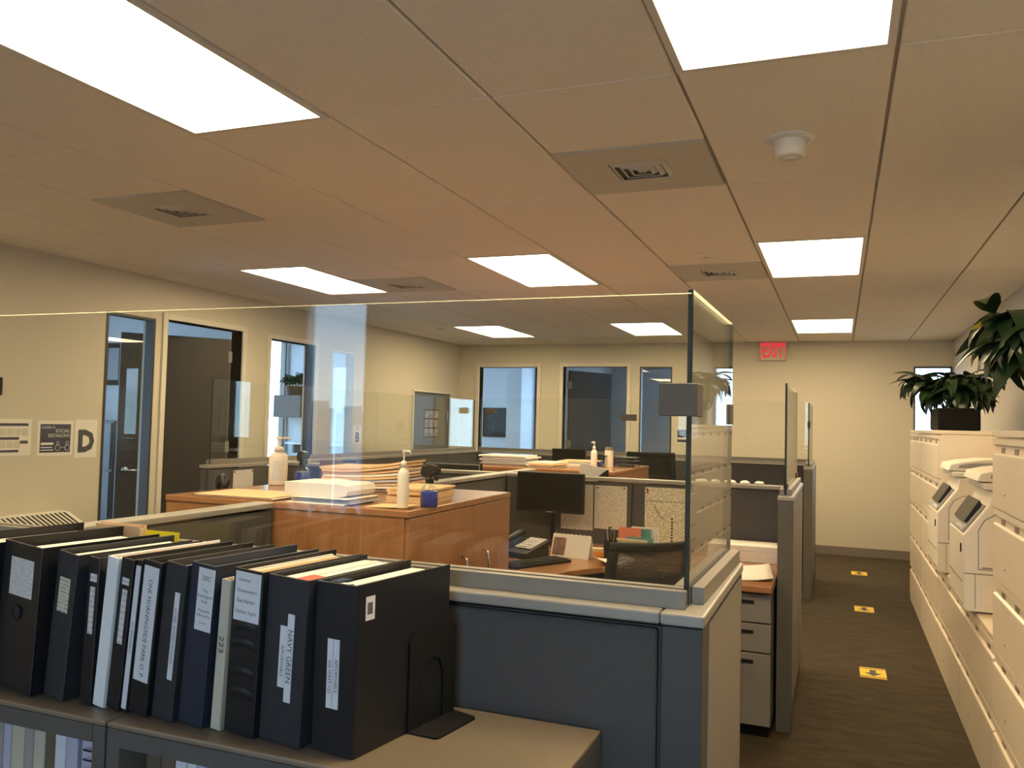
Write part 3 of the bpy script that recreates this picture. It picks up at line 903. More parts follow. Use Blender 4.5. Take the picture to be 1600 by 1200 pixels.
binder('very thin binder with a full length white spine strip', -0.1795, 0.015, lean_of(.028), 'vinyl', labels=((0.001, 0.014, 0.006, 0.276, 'label'),), texts=(('O.P. AMENDMENTS', 0.0075, 0.14, 0.0075, 'd', .9),), fill=0.9)
binder('black binder with a tall white label reading ONE MORNINGSIDE PARK', -0.1625, 0.050, lean_of(.027), 'vinyl', labels=((0.006, 0.047, 0.062, 0.276, 'label'),),
       texts=(('ONE MORNINGSIDE PARK O. P.', 0.027, 0.160, 0.0152, 'd', .86),), pages='paper', fill=0.5, h=0.287)
binder('black binder with a narrow grey vertical label, left of the navy binder', -0.106, 0.056, lean_of(.025), 'vinyl2', labels=((0.033, 0.046, 0.075, 0.235, 'label'),),
       texts=(('LAUREL AFFORD HOLDING', 0.0395, 0.155, 0.0088, 'd', .95),), pages=['paper', 'manila'], fill=0.85, h=0.287)
binder('navy binder with a large white label headed 2002 at its top', -0.043, 0.062, lean_of(.020), 'navy', labels=((0.022, 0.0635, 0.172, 0.284, 'label'),),
       texts=(('2002', 0.043, 0.266, 0.0125, 'f', .9), ('The', 0.043, 0.244, 0.0085, 'f', 1), ('Kensington', 0.043, 0.234, 0.0085, 'f', 1), ('Park', 0.043, 0.224, 0.0085, 'f', 1),
              ('Tenpointe', 0.043, 0.208, 0.0075, 'f', 1), ('Offering Plan', 0.043, 0.199, 0.0068, 'f', 1), ('Amendment', 0.043, 0.186, 0.004, 'f', 1)), fill=0.9, h=0.291)
binder('slim cream binder with handwritten 223 on its spine', 0.0305, 0.023, lean_of(.016), 'cream_vinyl', pages='manila', h=0.268, page_h=0.266, texts=(('223', 0.0125, 0.152, 0.017, 'd', 1.25),))
b11 = binder('black wrinkled binder with a grey four line label at its top', 0.0605, 0.072, lean_of(.012), 'vinyl', labels=((0.006, 0.068, 0.198, 0.284, 'label'),),
       texts=(('Summer', 0.030, 0.270, 0.0092, 'f', .95), ('Homeowners', 0.036, 0.251, 0.0092, 'f', .95), ('East Harlem', 0.035, 0.233, 0.0092, 'f', .95), ('Harlem Applic', 0.037, 0.214, 0.0092, 'f', .95)), fill=0.95, h=0.289, rough_top=True, pages=['paper', 'paper', 'manila'])
# creased vinyl ridges
for z in (0.185, 0.155, 0.105, 0.07):
    cr = MB()
    cr.grid(lambda u, v: (0.008 + 0.056 * u, -0.0008 - 0.003 * math.sin(PI * u) * math.sin(PI * v), z + 0.016 * (v - 0.5) + 0.006 * math.sin(3 * u)), 8, 4)
    cr.build('vinyl_crease', 'vinyl', b11, local=True, smooth=True)
binder('wide black binder with strip labels reading NAVY GREEN', 0.1365, 0.094, lean_of(.010), 'vinyl2', labels=((0.053, 0.068, 0.072, 0.222, 'label'), (0.037, 0.052, 0.095, 0.200, 'label')), h=0.284, fill=0.72, flare=0.0,
       texts=(('NAVY GREEN', 0.0602, 0.150, 0.0155, 'd', .98), ('AFFORDABLE', 0.0445, 0.140, 0.0095, 'd', .95)), page_h=0.277)
b13 = binder('widest black binder at the right end with a barcode sticker on its side', 0.2455, 0.090, 0.0, 'vinyl', labels=((0.030, 0.0425, 0.075, 0.19, 'label'), (0.0435, 0.056, 0.075, 0.19, 'label')), h=0.284, fill=0.55, flare=0.006,
       texts=(('300 WEST 122', 0.036, 0.127, 0.0092, 'd', .98), ('AFFORDABLE', 0.050, 0.130, 0.0095, 'd', .98)), page_h=0.272)
# barcode sticker on the side cover
MB().box(0.0905, 0.0912, 0.022, 0.046, 0.222, 0.262).build('barcode_sticker', 'label', b13, local=True, label='small white barcode sticker')
mb = MB()
yy = 0.026
while yy < 0.040:
    ww = random.choice((0.0006, 0.0012))
    mb.box(0.0913, 0.0915, yy, yy + ww, 0.232, 0.252); yy += ww + 0.0008
mb.build('barcode', 'ink', b13, local=True)
# binder ring hardware
for y in (0.06,):
    MB().box(0.035, 0.06, 0.006, 0.03, 0.245, 0.280).build('ring_mechanism', 'chrome', b13, local=True, bevel=0.003)
MB().box(0.012, 0.034, 0.02, 0.055, 0.2765, 0.281).build('clear_sleeve', 'clear_plastic', b13, local=True)
b12 = [o for o in bpy.data.objects if o.get('label', '').endswith('NAVY GREEN')][0]
MB().box(0.055, 0.085, 0.012, 0.055, 0.2785, 0.2815).build('red_divider_tab', 'red', b12, local=True, label='red divider tab')

# bookend
t = thing('bookend', 'black steel bookend with an arched cut-out holding the last binder upright', 'bookend', (0.3595, -1.12, ST + 0.001))
t.rotation_euler = (0, 0, ROT + math.radians(-1))
m = MB()
pts = [(0.0, 0.0), (0.145, 0.0), (0.145, 0.165), (0.138, 0.175), (0.007, 0.175), (0.0, 0.165)]
# arched plate made from strips around the cut-out (y, z)
def arch(u):  # inner arch profile
    return None
o_ = [(0.0, 0.0), (0.0, 0.165), (0.012, 0.176), (0.0725, 0.178), (0.133, 0.176), (0.145, 0.165), (0.145, 0.0)]
i_ = [(0.038, 0.0), (0.038, 0.085), (0.050, 0.112), (0.0725, 0.122), (0.095, 0.112), (0.107, 0.085), (0.107, 0.0)]
for q in range(6):
    m.prism([o_[q], i_[q], i_[q + 1], o_[q + 1]], 0.0, 0.0022, axis='x')
m.build('upright_plate', 'black_matte', t, local=True)
MB().prism([(0.0022, 0.0), (0.058, 0.006), (0.062, 0.012), (0.062, 0.128), (0.054, 0.138), (0.0022, 0.144)], 0.0, 0.0022).build('foot_plate', 'black_matte', t, local=True)

# yellow sticky note and loose papers, black things behind the binders
t = thing('paper_stack', 'ragged stack of loose tan papers standing behind the thin binders', 'papers', (-0.44, -0.97, ST + 0.001))
for i in range(6):
    MB().box(-0.560, -0.425, -0.978 + i * 0.0036, -0.978 + i * 0.0036 + 0.003, ST + 0.002, 1.222 + random.uniform(-.004, .006)).build('sheet', 'manila' if i != 2 else 'paper', t)
tag(MB().grid(lambda u, v: (-0.418 + 0.10 * u, -0.967 - 0.012 * (1 - v) ** 2, 1.160 + 0.058 * v), 3, 6).build('sticky_note', 'sticky', None),
    'bright yellow sticky note standing up behind the binders', 'sticky note')

# ------------------------------------------------------------------ contents of the lower shelf
def slab(name, label, cat, x0, x1, y0, y1, z0, z1, m, group, pages=None, lean=0.0):
    t = thing(name, label, cat, ((x0 + x1) / 2, y0, z0), group=group)
    w_ = x1 - x0
    t.rotation_euler = (0, lean, 0)
    MB().box(-w_ / 2, w_ / 2, 0, y1 - y0, 0, z1 - z0).build('cover', m, t, local=True, bevel=0.0015, seg=1)
    if pages:
        MB().box(-w_ / 2 + 0.002, w_ / 2 - 0.002, 0.004, y1 - y0 - 0.004, z1 - z0 + 0.0002, z1 - z0 + 0.004).build('page_block', pages, t, local=True)
    return t
S1 = 0.5755
GB = 'files on the lower shelf'
lower = [
    (-0.585, -0.545, 0.868, 'speckle', 'black and white marbled notebook at the left end of the lower shelf'),
    (-0.543, -0.505, 0.872, 'grey_paper', 'grey paper file beside the marbled notebook on the lower shelf'),
    (-0.503, -0.482, 0.862, 'lilac', 'thin lilac grey file on the lower shelf before the cream folders'),
    (-0.480, -0.445, 0.868, 'cream_vinyl', 'thick cream folder, first of two on the lower shelf'),
    (-0.443, -0.420, 0.858, 'grey_paper', 'thin grey file between the two cream folders on the lower shelf'),
    (-0.418, -0.388, 0.870, 'cream_vinyl', 'thick cream folder, second of two, nearer the spiral book'),
    (-0.386, -0.362, 0.855, 'brown_paper', 'thin brown file right of the second cream folder'),
    (-0.360, -0.332, 0.864, 'label', 'white file before the lilac sheets on the lower left shelf'),
    (-0.330, -0.300, 0.860, 'lilac', 'lilac sheets beside the spiral bound book'),
    (-0.128, -0.094, 0.862, 'brown_paper', 'first brown file at the left of the lower right shelf'),
    (-0.092, -0.060, 0.858, 'brown_paper', 'second brown file, next to the white folders on the lower right shelf'),
    (-0.058, -0.032, 0.868, 'label', 'first white folder after the brown files, lower right shelf'),
    (-0.030, -0.008, 0.862, 'label', 'second white folder after the brown files, with dark mark'),
    (-0.006, 0.010, 0.865, 'lilac', 'thin lilac folder before the dark gap on the lower right shelf'),
    (0.026, 0.055, 0.866, 'lilac', 'lilac folder just after the dark gap, lower right shelf'),
    (0.057, 0.082, 0.862, 'label', 'white folder in the last group on the lower right shelf'),
    (0.084, 0.112, 0.868, 'cream_vinyl', 'cream folder in the last group on the lower right shelf'),
    (0.114, 0.135, 0.860, 'grey_paper', 'grey folder near the end of the lower right shelf'),
    (0.137, 0.158, 0.864, 'label', 'last white folder at the end of the lower right shelf'),
]
for (a, b_, z1, m, l) in lower:
    slab('file_folder', l, 'folder', a, b_, -1.235, -0.99, S1, z1, m, GB, 'paper' if m != 'speckle' else None)
t = thing('spiral_book', 'spiral bound book of white sheets at the right end of the left shelf', 'book', (-0.255, -1.235, S1), group=GB)
MB().box(-0.288, -0.238, -1.235, -0.99, S1, 0.862).build('pages', 'lilac', t)
for i in range(14):
    z = 0.60 + i * 0.018
    rr = [( -0.263 + 0.016 * math.cos(a), -1.237 - 0.010 * abs(math.sin(a)) , z + 0.004 * math.sin(a)) for a in [PI * q / 6 for q in range(7)]]
    MB().tube(rr, 0.0016, n=6).build('coil', 'black', t)

# ------------------------------------------------------------------ wooden cabinets
def wood_cabinet(label, x0, x1, y0, y1, z1, doors):
    t = thing('wooden_cabinet', label, 'cabinet', ((x0 + x1) / 2, (y0 + y1) / 2, 0), group='cherry veneer cabinets')
    MB().box(x0 + 0.004, x1 - 0.022, y0 + 0.004, y1 - 0.004, 0.06, z1 - 0.026).build('carcass', 'wood', t)
    MB().box(x0 + 0.03, x1 - 0.05, y0 + 0.03, y1 - 0.03, 0.0, 0.06).build('plinth', 'black_matte', t)
    MB().box(x0, x1 - 0.001, y0, y1, z1 - 0.025, z1).build('top', 'wood_top', t, bevel=0.003)
    ed = doors
    for (d0, d1, hy) in ed:
        d = MB().box(x1 - 0.021, x1 - 0.002, d0 + 0.0015, d1 - 0.0015, 0.065, z1 - 0.028).build('door', 'wood', t, bevel=0.0015, seg=1)
        MB().tube([(x1 - 0.003, hy, 0.80), (x1 + 0.02, hy, 0.808), (x1 + 0.029, hy, 0.86), (x1 + 0.02, hy, 0.912), (x1 - 0.003, hy, 0.92)], 0.005).build('handle', 'chrome', d, smooth=True)
    return t
wood_cabinet('large cherry wooden cabinet just behind the glass, stacked with envelopes', -1.53, -0.385, 0.255, 1.275, PT, ((0.262, 0.84, 0.73), (0.84, 1.27, 0.955)))
wood_cabinet('second cherry wooden cabinet farther back, topped with white papers and bottles', -1.53, -0.385, 3.25, 4.40, PT, ((3.257, 3.83, 3.76), (3.83, 4.395, 3.90)))

# ------------------------------------------------------------------ curved desk
def desk(label, off):
    t = thing('curved_desk', label, 'desk', (0, 1.9 + off, 0))
    pts = [(-0.955, 1.285), (-0.372, 1.285), (-0.372, 0.98), (-0.30, 1.0), (-0.268, 1.15), (-0.25, 1.40), (-0.20, 1.63), (-0.08, 1.83), (0.12, 1.90), (0.30, 1.86), (0.46, 1.74), (0.60, 1.69), (0.785, 1.685), (0.788, 1.885), (0.774, 2.645), (-0.955, 2.645)]
    pts = [(x, y + off) for x, y in pts]
    MB().prism(pts, 0.705, 0.735).build('worktop', 'wood_top', t, bevel=0.003)
    MB().box(-0.90, -0.86, 1.4 + off, 1.9 + off, 0, 0.704).build('leg', 'post', t)
    MB().box(-0.2, 0.2, 2.55 + off, 2.58 + off, 0.1, 0.704).build('modesty_panel', 'post', t)
    return t
desk('cherry desk with a concave curved front edge under the pinned lists', 0)
t = thing('drawer_pedestal', 'grey three drawer pedestal beneath the right end of the curved desk', 'drawers', (0.58, 2.2, 0))
MB().box(0.385, 0.782, 1.755, 2.54, 0.06, 0.70).build('body', 'post', t, bevel=0.003)
MB().box(0.40, 0.77, 1.80, 2.5, 0.0, 0.06).build('plinth', 'black_matte', t)
for (z0, z1) in ((0.555, 0.69), (0.415, 0.548), (0.07, 0.408)):
    d = MB().box(0.39, 0.779, 1.733, 1.754, z0, z1).build('drawer', 'post_taupe', t, bevel=0.003)
    zz = z1 - 0.045
    MB().box(0.54, 0.70, 1.725, 1.7325, zz, zz + 0.014).build('handle', 'black_matte', d)

# things on the desk
DZ = 0.7355
t = thing('monitor', 'black flat monitor raised high, screen side with its back to the grey divider', 'monitor', (-0.585, 2.46, DZ))
t.rotation_euler = (0, 0, math.radians(3))
MB().box(-0.215, 0.215, -0.012, 0.022, 0.195, 0.443).build('housing', 'black', t, local=True, bevel=0.006)
MB().box(-0.205, 0.205, -0.0145, -0.0125, 0.212, 0.434).build('screen', 'screen', t, local=True)
MB().box(-0.02, 0.02, -0.0145, -0.0125, 0.199, 0.205).build('badge', 'copier_grey', t, local=True)
MB().tube([(0, 0.03, 0.32), (0, 0.07, 0.30), (0, 0.08, 0.02)], 0.016).build('stand_arm', 'black', t, local=True, smooth=True)
MB().lathe([(0, 0), (0.09, 0), (0.09, 0.01), (0.03, 0.018), (0, 0.018)], 0, 0.06, 0, n=24).build('stand_base', 'black', t, local=True)

t = thing('desk_phone', 'black desk telephone with pale key panel beside the wooden cabinet', 'telephone', (-0.592, 1.99, DZ), math.radians(-20))
MB().prism([(-0.11, 0.0), (0.10, 0.0), (0.10, 0.085), (-0.11, 0.03)], -0.10, 0.12, axis='x').build('body', 'black', t, local=True, bevel=0.006)
mb = MB(); mb.prism([(-0.05, 0.049), (0.095, 0.088), (0.094, 0.092), (-0.052, 0.052)], -0.01, 0.11, axis='x'); mb.build('key_panel', 'grey_paper', t, local=True)
for i in range(4):
    for j in range(3):
        yy = -0.035 + i * 0.028
        MB().box(0.008 + j * 0.022, 0.024 + j * 0.022, yy, yy + 0.018, 0.057 + i * 0.0075, 0.063 + i * 0.0075).build('key', 'label', t, local=True)
MB().tube([(-0.06, -0.10, 0.06), (-0.06, -0.06, 0.078), (-0.06, 0.04, 0.11), (-0.06, 0.085, 0.115)], 0.021).build('handset', 'black', t, local=True, smooth=True)
pth = [(-0.06 + 0.03 * math.cos(a * 1.3), -0.115 - 0.01 * a + 0.012 * math.sin(a * 6), 0.02 + 0.012 * math.cos(a * 6)) for a in [q * 0.25 for q in range(12)]]
MB().tube(pth, 0.004, n=6).build('cord', 'black', t, local=True, smooth=True)

t = thing('keyboard', 'black computer keyboard lying on the desk in front of the telephone', 'keyboard', (-0.415, 1.74, DZ), math.radians(62))
MB().box(-0.20, 0.20, -0.065, 0.065, 0.0, 0.018).build('case', 'black', t, local=True, bevel=0.004)
for i in range(4):
    for j in range(13):
        MB().box(-0.188 + j * 0.029, -0.164 + j * 0.029, -0.055 + i * 0.028, -0.031 + i * 0.028, 0.0181, 0.023).build('key', 'black_matte', t, local=True)
t = thing('desk_calendar', 'white tent calendar with a dark red photo on its left, standing on the desk', 'calendar', (-0.318, 2.07, DZ), math.radians(-6))
MB().prism([(-0.045, 0.0), (-0.040, 0.0), (0.002, 0.122), (-0.002, 0.124)], -0.115, 0.115, axis='x').build('front_leaf', 'paper', t, local=True)
MB().prism([(0.040, 0.0), (0.045, 0.0), (0.002, 0.124), (-0.002, 0.122)], -0.115, 0.115, axis='x').build('back_leaf', 'paper', t, local=True)
MB().prism([(-0.0452, 0.012), (-0.0448, 0.012), (-0.0125, 0.105), (-0.0130, 0.105)], -0.105, -0.03, axis='x').build('photo', 'photo_warm', t, local=True, label='dark red printed photo')
for i in range(9):
    x = -0.1 + i * 0.025
    MB().tube([(x, 0.006 * math.cos(a), 0.122 + 0.006 * math.sin(a)) for a in [q * PI / 4 for q in range(9)]], 0.0009, n=5).build('coil', 'chrome', t, local=True)

t = thing('pen_cup', 'black mesh pen cup full of pens near the pinned list', 'pen cup', (-0.115, 2.14, DZ))
MB().lathe([(0.0, 0.0), (0.036, 0.0), (0.04, 0.10), (0.037, 0.10), (0.034, 0.005), (0, 0.005)], n=20).build('cup', 'black_matte', t, local=True)
for i, (a, c, m) in enumerate(((0.0, 0.16, 'black'), (1.2, 0.15, 'chrome'), (2.1, 0.17, 'black'), (3.3, 0.145, 'navy'), (4.4, 0.165, 'copier_grey'), (5.3, 0.15, 'black'))):
    MB().tube([(0.012 * math.cos(a), 0.012 * math.sin(a), 0.008), (0.036 * math.cos(a), 0.036 * math.sin(a), c)], 0.0042, n=6).build('pen', m, t, local=True)

t = thing('card_box', 'small orange box of cards beside the tent calendar', 'box', (-0.215, 2.17, DZ), math.radians(10))
MB().box(-0.055, 0.055, -0.025, 0.025, 0.0, 0.028).build('box', 'orange', t, local=True, bevel=0.002)
MB().box(-0.015, 0.048, -0.02, 0.02, 0.028, 0.046).build('card_pack', 'cream_card', t, local=True, bevel=0.002)
t = thing('card_tray', 'tray of coral, teal and cream folders behind the pen cup', 'tray', (-0.02, 2.38, DZ), math.radians(-4))
MB().box(-0.12, 0.12, -0.04, -0.034, 0, 0.075).build('front_wall', 'clear_plastic', t, local=True)
MB().box(-0.12, 0.12, -0.034, 0.08, 0, 0.004).build('base', 'black_matte', t, local=True)
for i, (m, x0, x1, h) in enumerate((('cream_card', -0.115, 0.07, 0.085), ('teal', -0.06, 0.10, 0.095), ('coral', -0.115, 0.02, 0.145), ('teal', 0.0, 0.075, 0.142), ('paper', -0.05, 0.115, 0.15))):
    MB().box(x0, x1, -0.028 + i * 0.02, -0.024 + i * 0.02, 0.0045, h).build('folder', m, t, local=True)
def curl_paper(name, label, cx, cy, z, w_, d_, rz, curl, m='paper', cat='paper', group=None):
    c, s = math.cos(rz), math.sin(rz)
    def fn(u, v):
        x, y = (u - .5) * w_, (v - .5) * d_
        return (cx + c * x - s * y, cy + s * x + c * y, z + 0.001 + curl * (abs(u - .5) * 2) ** 2.2 + 0.3 * curl * v * v)
    return tag(MB().grid(fn, 8, 6).build(name, m, None, smooth=True, solid=0.0008), label, cat, group)
curl_paper('loose_paper', 'loose folded white paper lying before the chair on the curved desk', -0.06, 1.98, DZ, 0.20, 0.18, 0.7, 0.03)
curl_paper('loose_paper', 'crumpled white paper by the wooden cabinet door on the desk left edge', -0.335, 1.22, DZ, 0.07, 0.22, 0.1, 0.02)
curl_paper('loose_paper', 'curling white sheet on the right end of the desk above the drawers', 0.60, 2.02, DZ, 0.32, 0.42, 0.12, 0.02)
t = thing('paper_ream', 'bright white ream of paper at the back right of the desk', 'paper', (0.58, 2.50, DZ))
for i in range(3):
    MB().box(0.38 + i * 0.004, 0.77, 2.40 + i * 0.003, 2.63, DZ + 0.03 * i, DZ + 0.03 * i + 0.029).build('ream', 'paper', t, bevel=0.002)
def pinned(name, label, x0, x1, z0, z1, y, m, pins):
    t = thing(name, label, 'notice', ((x0 + x1) / 2, y, z0))
    MB().box(x0, x1, y - 0.0015, y - 0.0003, z0, z1).build('sheet', m, t)
    for (px, pz) in pins:
        MB().box(px - 0.005, px + 0.005, y - 0.008, y - 0.0016, pz - 0.005, pz + 0.005).build('pin', 'black', t, bevel=0.002)
    return t
TY = 2.652
pinned('pinned_list', 'printed list half hidden behind the monitor on the grey tackboard', -0.575, -0.365, 0.815, 1.10, TY, 'list_print', ())
pinned('pinned_list', 'fully visible printed list pinned in the middle of the tackboard', -0.356, -0.148, 0.83, 1.10, TY, 'list_print', ((-0.338, 1.085), (-0.165, 1.09), (-0.245, 0.842)))
ch = pinned('pinned_chart', 'large yellowish chart with a diagonal swoop pinned behind the chair', -0.035, 0.245, 0.745, 1.105, TY, 'chart_print', ((-0.02, 1.09),))
MB().tube([(0.02, TY - 0.0025, 1.0), (0.06, TY - 0.0025, 0.93), (0.09, TY - 0.0025, 0.915)], 0.0022, n=5).build('printed_curve', 'ink', ch)
MB().tube([(0.24, TY - 0.0025, 0.97), (0.19, TY - 0.0025, 0.91), (0.15, TY - 0.0025, 0.90)], 0.0018, n=5).build('printed_curve', 'copier_grey', ch)
for i in range(9):
    MB().box(0.128, 0.140, TY - 0.0025, TY - 0.0016, 0.76 + i * 0.019, 0.772 + i * 0.019).build('printed_block', 'ink', ch)
MB().box(-0.03, 0.24, TY - 0.0025, TY - 0.0016, 1.02, 1.023).build('printed_rule', 'ink', ch)
MB().box(-0.025, -0.012, TY - 0.0025, TY - 0.0016, 1.065, 1.085).build('printed_block', 'red', ch)

# office chairs
def office_chair(label, loc, rz, top=1.03, group='black office chairs', meshback=True, hw=0.235):
    t = thing('office_chair', label, 'chair', (loc[0], loc[1], 0), rz, group)
    for a in range(5):
        an = a * 2 * PI / 5 + 0.3
        e = (0.29 * math.cos(an), 0.29 * math.sin(an))
        MB().tube([(0, 0, 0.10), (e[0] * .5, e[1] * .5, 0.09), (e[0], e[1], 0.07)], 0.022, r1=0.014).build('leg', 'black', t, local=True, smooth=True)
        cz = MB().lathe([(0, -0.012), (0.028, -0.012), (0.03, 0), (0.028, 0.012), (0, 0.012)], n=14)
        cz.v = [(e[0] + z * math.sin(an), e[1] - z * math.cos(an), 0.03 + y) for x, y, z in [(p[0], p[1], p[2]) for p in cz.v] for _ in (0,)] if False else [(e[0] + p[0] * math.cos(an) - p[2] * math.sin(an), e[1] + p[0] * math.sin(an) + p[2] * math.cos(an), 0.031 + p[1]) for p in cz.v]
        cz.build('caster', 'black', t, local=True)
    MB().tube([(0, 0, 0.09), (0, 0, 0.42)], 0.028).build('gas_column', 'black', t, local=True, smooth=True)
    # seat faces +Y, back at -Y
    MB().box(-0.245, 0.245, -0.22, 0.25, 0.42, 0.49).build('seat', 'black_matte', t, local=True, bevel=0.03)
    for s in (-1, 1):
        MB().tube([(s * 0.2, 0.02, 0.43), (s * 0.30, 0.02, 0.45), (s * 0.31, 0.0, 0.66)], 0.016).build('arm_post', 'black', t, local=True, smooth=True)
        MB().box(s * 0.31 - 0.035, s * 0.31 + 0.035, -0.13, 0.14, 0.66, 0.69).build('armrest', 'black', t, local=True, bevel=0.012)
    bz0, bz1 = 0.53, top
    def curve_y(x, z): return -0.25 - 0.10 * ((z - bz0) / (bz1 - bz0)) ** 1.3 + 0.06 * (x / hw) ** 2 - 0.03
    def taper(z): return 1.0 - 0.10 * (z - bz0) / (bz1 - bz0)
    fr = MB()
    e = 0.045
    def strip(x0f, x1f, z0, z1, nm, m, nu=8, nv=6, off=0.0, sol=0.022):
        g_ = MB().grid(lambda u, v: ((x0f + (x1f - x0f) * u) * hw * taper(z0 + (z1 - z0) * v), curve_y((x0f + (x1f - x0f) * u) * hw, z0 + (z1 - z0) * v) + off, z0 + (z1 - z0) * v), nu, nv)
        return g_.build(nm, m, t, local=True, smooth=True, solid=sol)
    strip(-1, 1, bz1 - 0.03, bz1, 'back_frame_top', 'black_matte', nv=3)
    strip(-1, -0.80, bz0, bz1 - 0.03, 'back_frame_side', 'black_matte', nu=2)
    strip(0.80, 1, bz0, bz1 - 0.03, 'back_frame_side', 'black_matte', nu=2)
    strip(-0.80, 0.80, bz0, bz0 + 0.72 * (bz1 - bz0), 'lumbar_pad', 'black_matte', nv=3)
    strip(-0.80, 0.80, bz0 + 0.72 * (bz1 - bz0), bz1 - 0.03, 'mesh_back', 'mesh' if meshback else 'black_matte', sol=0.0)
    MB().tube([(0, -0.05, 0.40), (0, -0.26, 0.43), (0, -0.34, 0.62)], 0.024).build('back_support', 'black', t, local=True, smooth=True)
    return t
office_chair('black mesh back office chair seen from behind, at the curved desk', (0.165, 1.16), math.radians(40), 1.015, hw=0.205)
office_chair('black office chair far back, only its solid top showing beyond the second cabinet', (-0.55, 5.35), math.radians(8), 1.24, meshback=False)

# ------------------------------------------------------------------ things on the nearest wooden cabinet
CT = PT + 0.0006
def paper_pile(name, label, cat, x0, x1, y0, y1, z, layers, rz=0.0, wob=0.01, group=None, edge=None):
    """layers: list of (thickness, material)"""
    cx, cy = (x0 + x1) / 2, (y0 + y1) / 2
    t = thing(name, label, cat, (cx, cy, z), rz, group)
    zz = 0
    hx, hy = (x1 - x0) / 2, (y1 - y0) / 2
    for th, m in layers:
        dx, dy = random.uniform(-wob, wob), random.uniform(-wob, wob)
        MB().box(-hx + dx, hx + dx, -hy + dy, hy + dy, zz, zz + th - 0.0008).build('sheet_layer', m, t, local=True, bevel=min(0.0015, th / 3), seg=1)
        zz += th
    return t
paper_pile('folder_stack', 'flat manila folders at the left front edge of the near wooden cabinet', 'folders', -1.39, -1.02, 0.27, 0.55, CT, [(0.004, 'manila'), (0.004, 'paper'), (0.005, 'manila')], 0.05)
paper_pile('paper_stack', 'wide low stack of white papers under the white book, front of near cabinet', 'papers', -0.93, -0.665, 0.28, 0.50, CT, [(0.006, 'paper'), (0.005, 'lilac'), (0.006, 'paper'), (0.005, 'grey_paper'), (0.006, 'paper')], 0.0, 0.012)
t = thing('catalogue', 'thick white softcover book with a rounded spine on the paper stack', 'book', (-0.815, 0.40, CT + 0.0285))
MB().prism([(-0.155, 0.0), (0.10, 0.0), (0.128, 0.006), (0.138, 0.025), (0.128, 0.044), (0.10, 0.050), (-0.155, 0.050)], -0.10, 0.11, axis='y').build('cover', 'sign_white', t, local=True)
MB().box(-0.1575, -0.1552, -0.095, 0.105, 0.004, 0.046).build('page_block', 'paper', t, local=True)
t = thing('catalogue', 'smaller white paper block at the left end of the paper stack', 'book', (-0.975, 0.62, CT))
MB().box(-0.045, 0.045, -0.1, 0.1, 0, 0.062).build('page_block', 'paper', t, local=True, bevel=0.002)
MB().box(-0.046, 0.046, -0.101, 0.101, 0.0625, 0.065).build('cover', 'sign_white', t, local=True)
# bulging envelopes pile
def envelopes(name, label, cx, cy, z, w_, d_, n, th, bulge, mats, rz, group):
    t = thing(name, label, 'envelopes', (cx, cy, z), rz, group)
    for i in range(n):
        dx, dy = random.uniform(-0.012, 0.012), random.uniform(-0.01, 0.01)
        ww, dd = w_ * random.uniform(0.93, 1.0), d_ * random.uniform(0.94, 1.0)
        def top(u, v, i=i): return bulge * (i + 1) / n * ((abs(u - 0.15)) ** 2)
        g_ = MB()
        for side in (0, 1):
            zz = i * th + (th * 0.86 if side else 0.0)
            g_.grid(lambda u, v: (dx + (u - .5) * ww, dy + (v - .5) * dd, zz + top(u, v)), 8, 2)
        nn = 9 * 3; b0 = 0
        for jx in range(8):
            for (row) in (0, 2):
                a = jx * 3 + row; c = (jx + 1) * 3 + row
                g_.face([a, c, c + nn, a + nn] if row == 0 else [c, a, a + nn, c + nn])
        for jx in (0, 8):
            for k in range(2):
                a = jx * 3 + k; c = a + 1
                g_.face([c, a, a + nn, c + nn] if jx == 0 else [a, c, c + nn, a + nn])
        g_.build('envelope', mats[i % len(mats)], t, local=True)
    return t
envelopes('envelope_stack', 'neat stack of orange manila envelopes behind the front pump bottle', -0.545, 0.66, CT, 0.20, 0.28, 7, 0.0085, 0.0, ['manila'], 0.12, None)
envelopes('envelope_stack', 'tall bulging stack of papers and manila folders at the back of the near cabinet', -0.985, 1.02, CT, 0.42, 0.30, 9, 0.012, 0.05, ['grey_paper', 'paper', 'manila', 'lilac', 'manila', 'paper', 'manila', 'manila', 'manila'], 0.10, None)
tag(MB().grid(lambda u, v: (-0.60 + 0.17 * u, 0.30 + 0.13 * v, CT + 0.001 + 0.006 * u), 4, 3).build('manila_envelope', 'manila', None, solid=0.003), 'single manila envelope flat at the front edge beside the pump bottle', 'envelope')

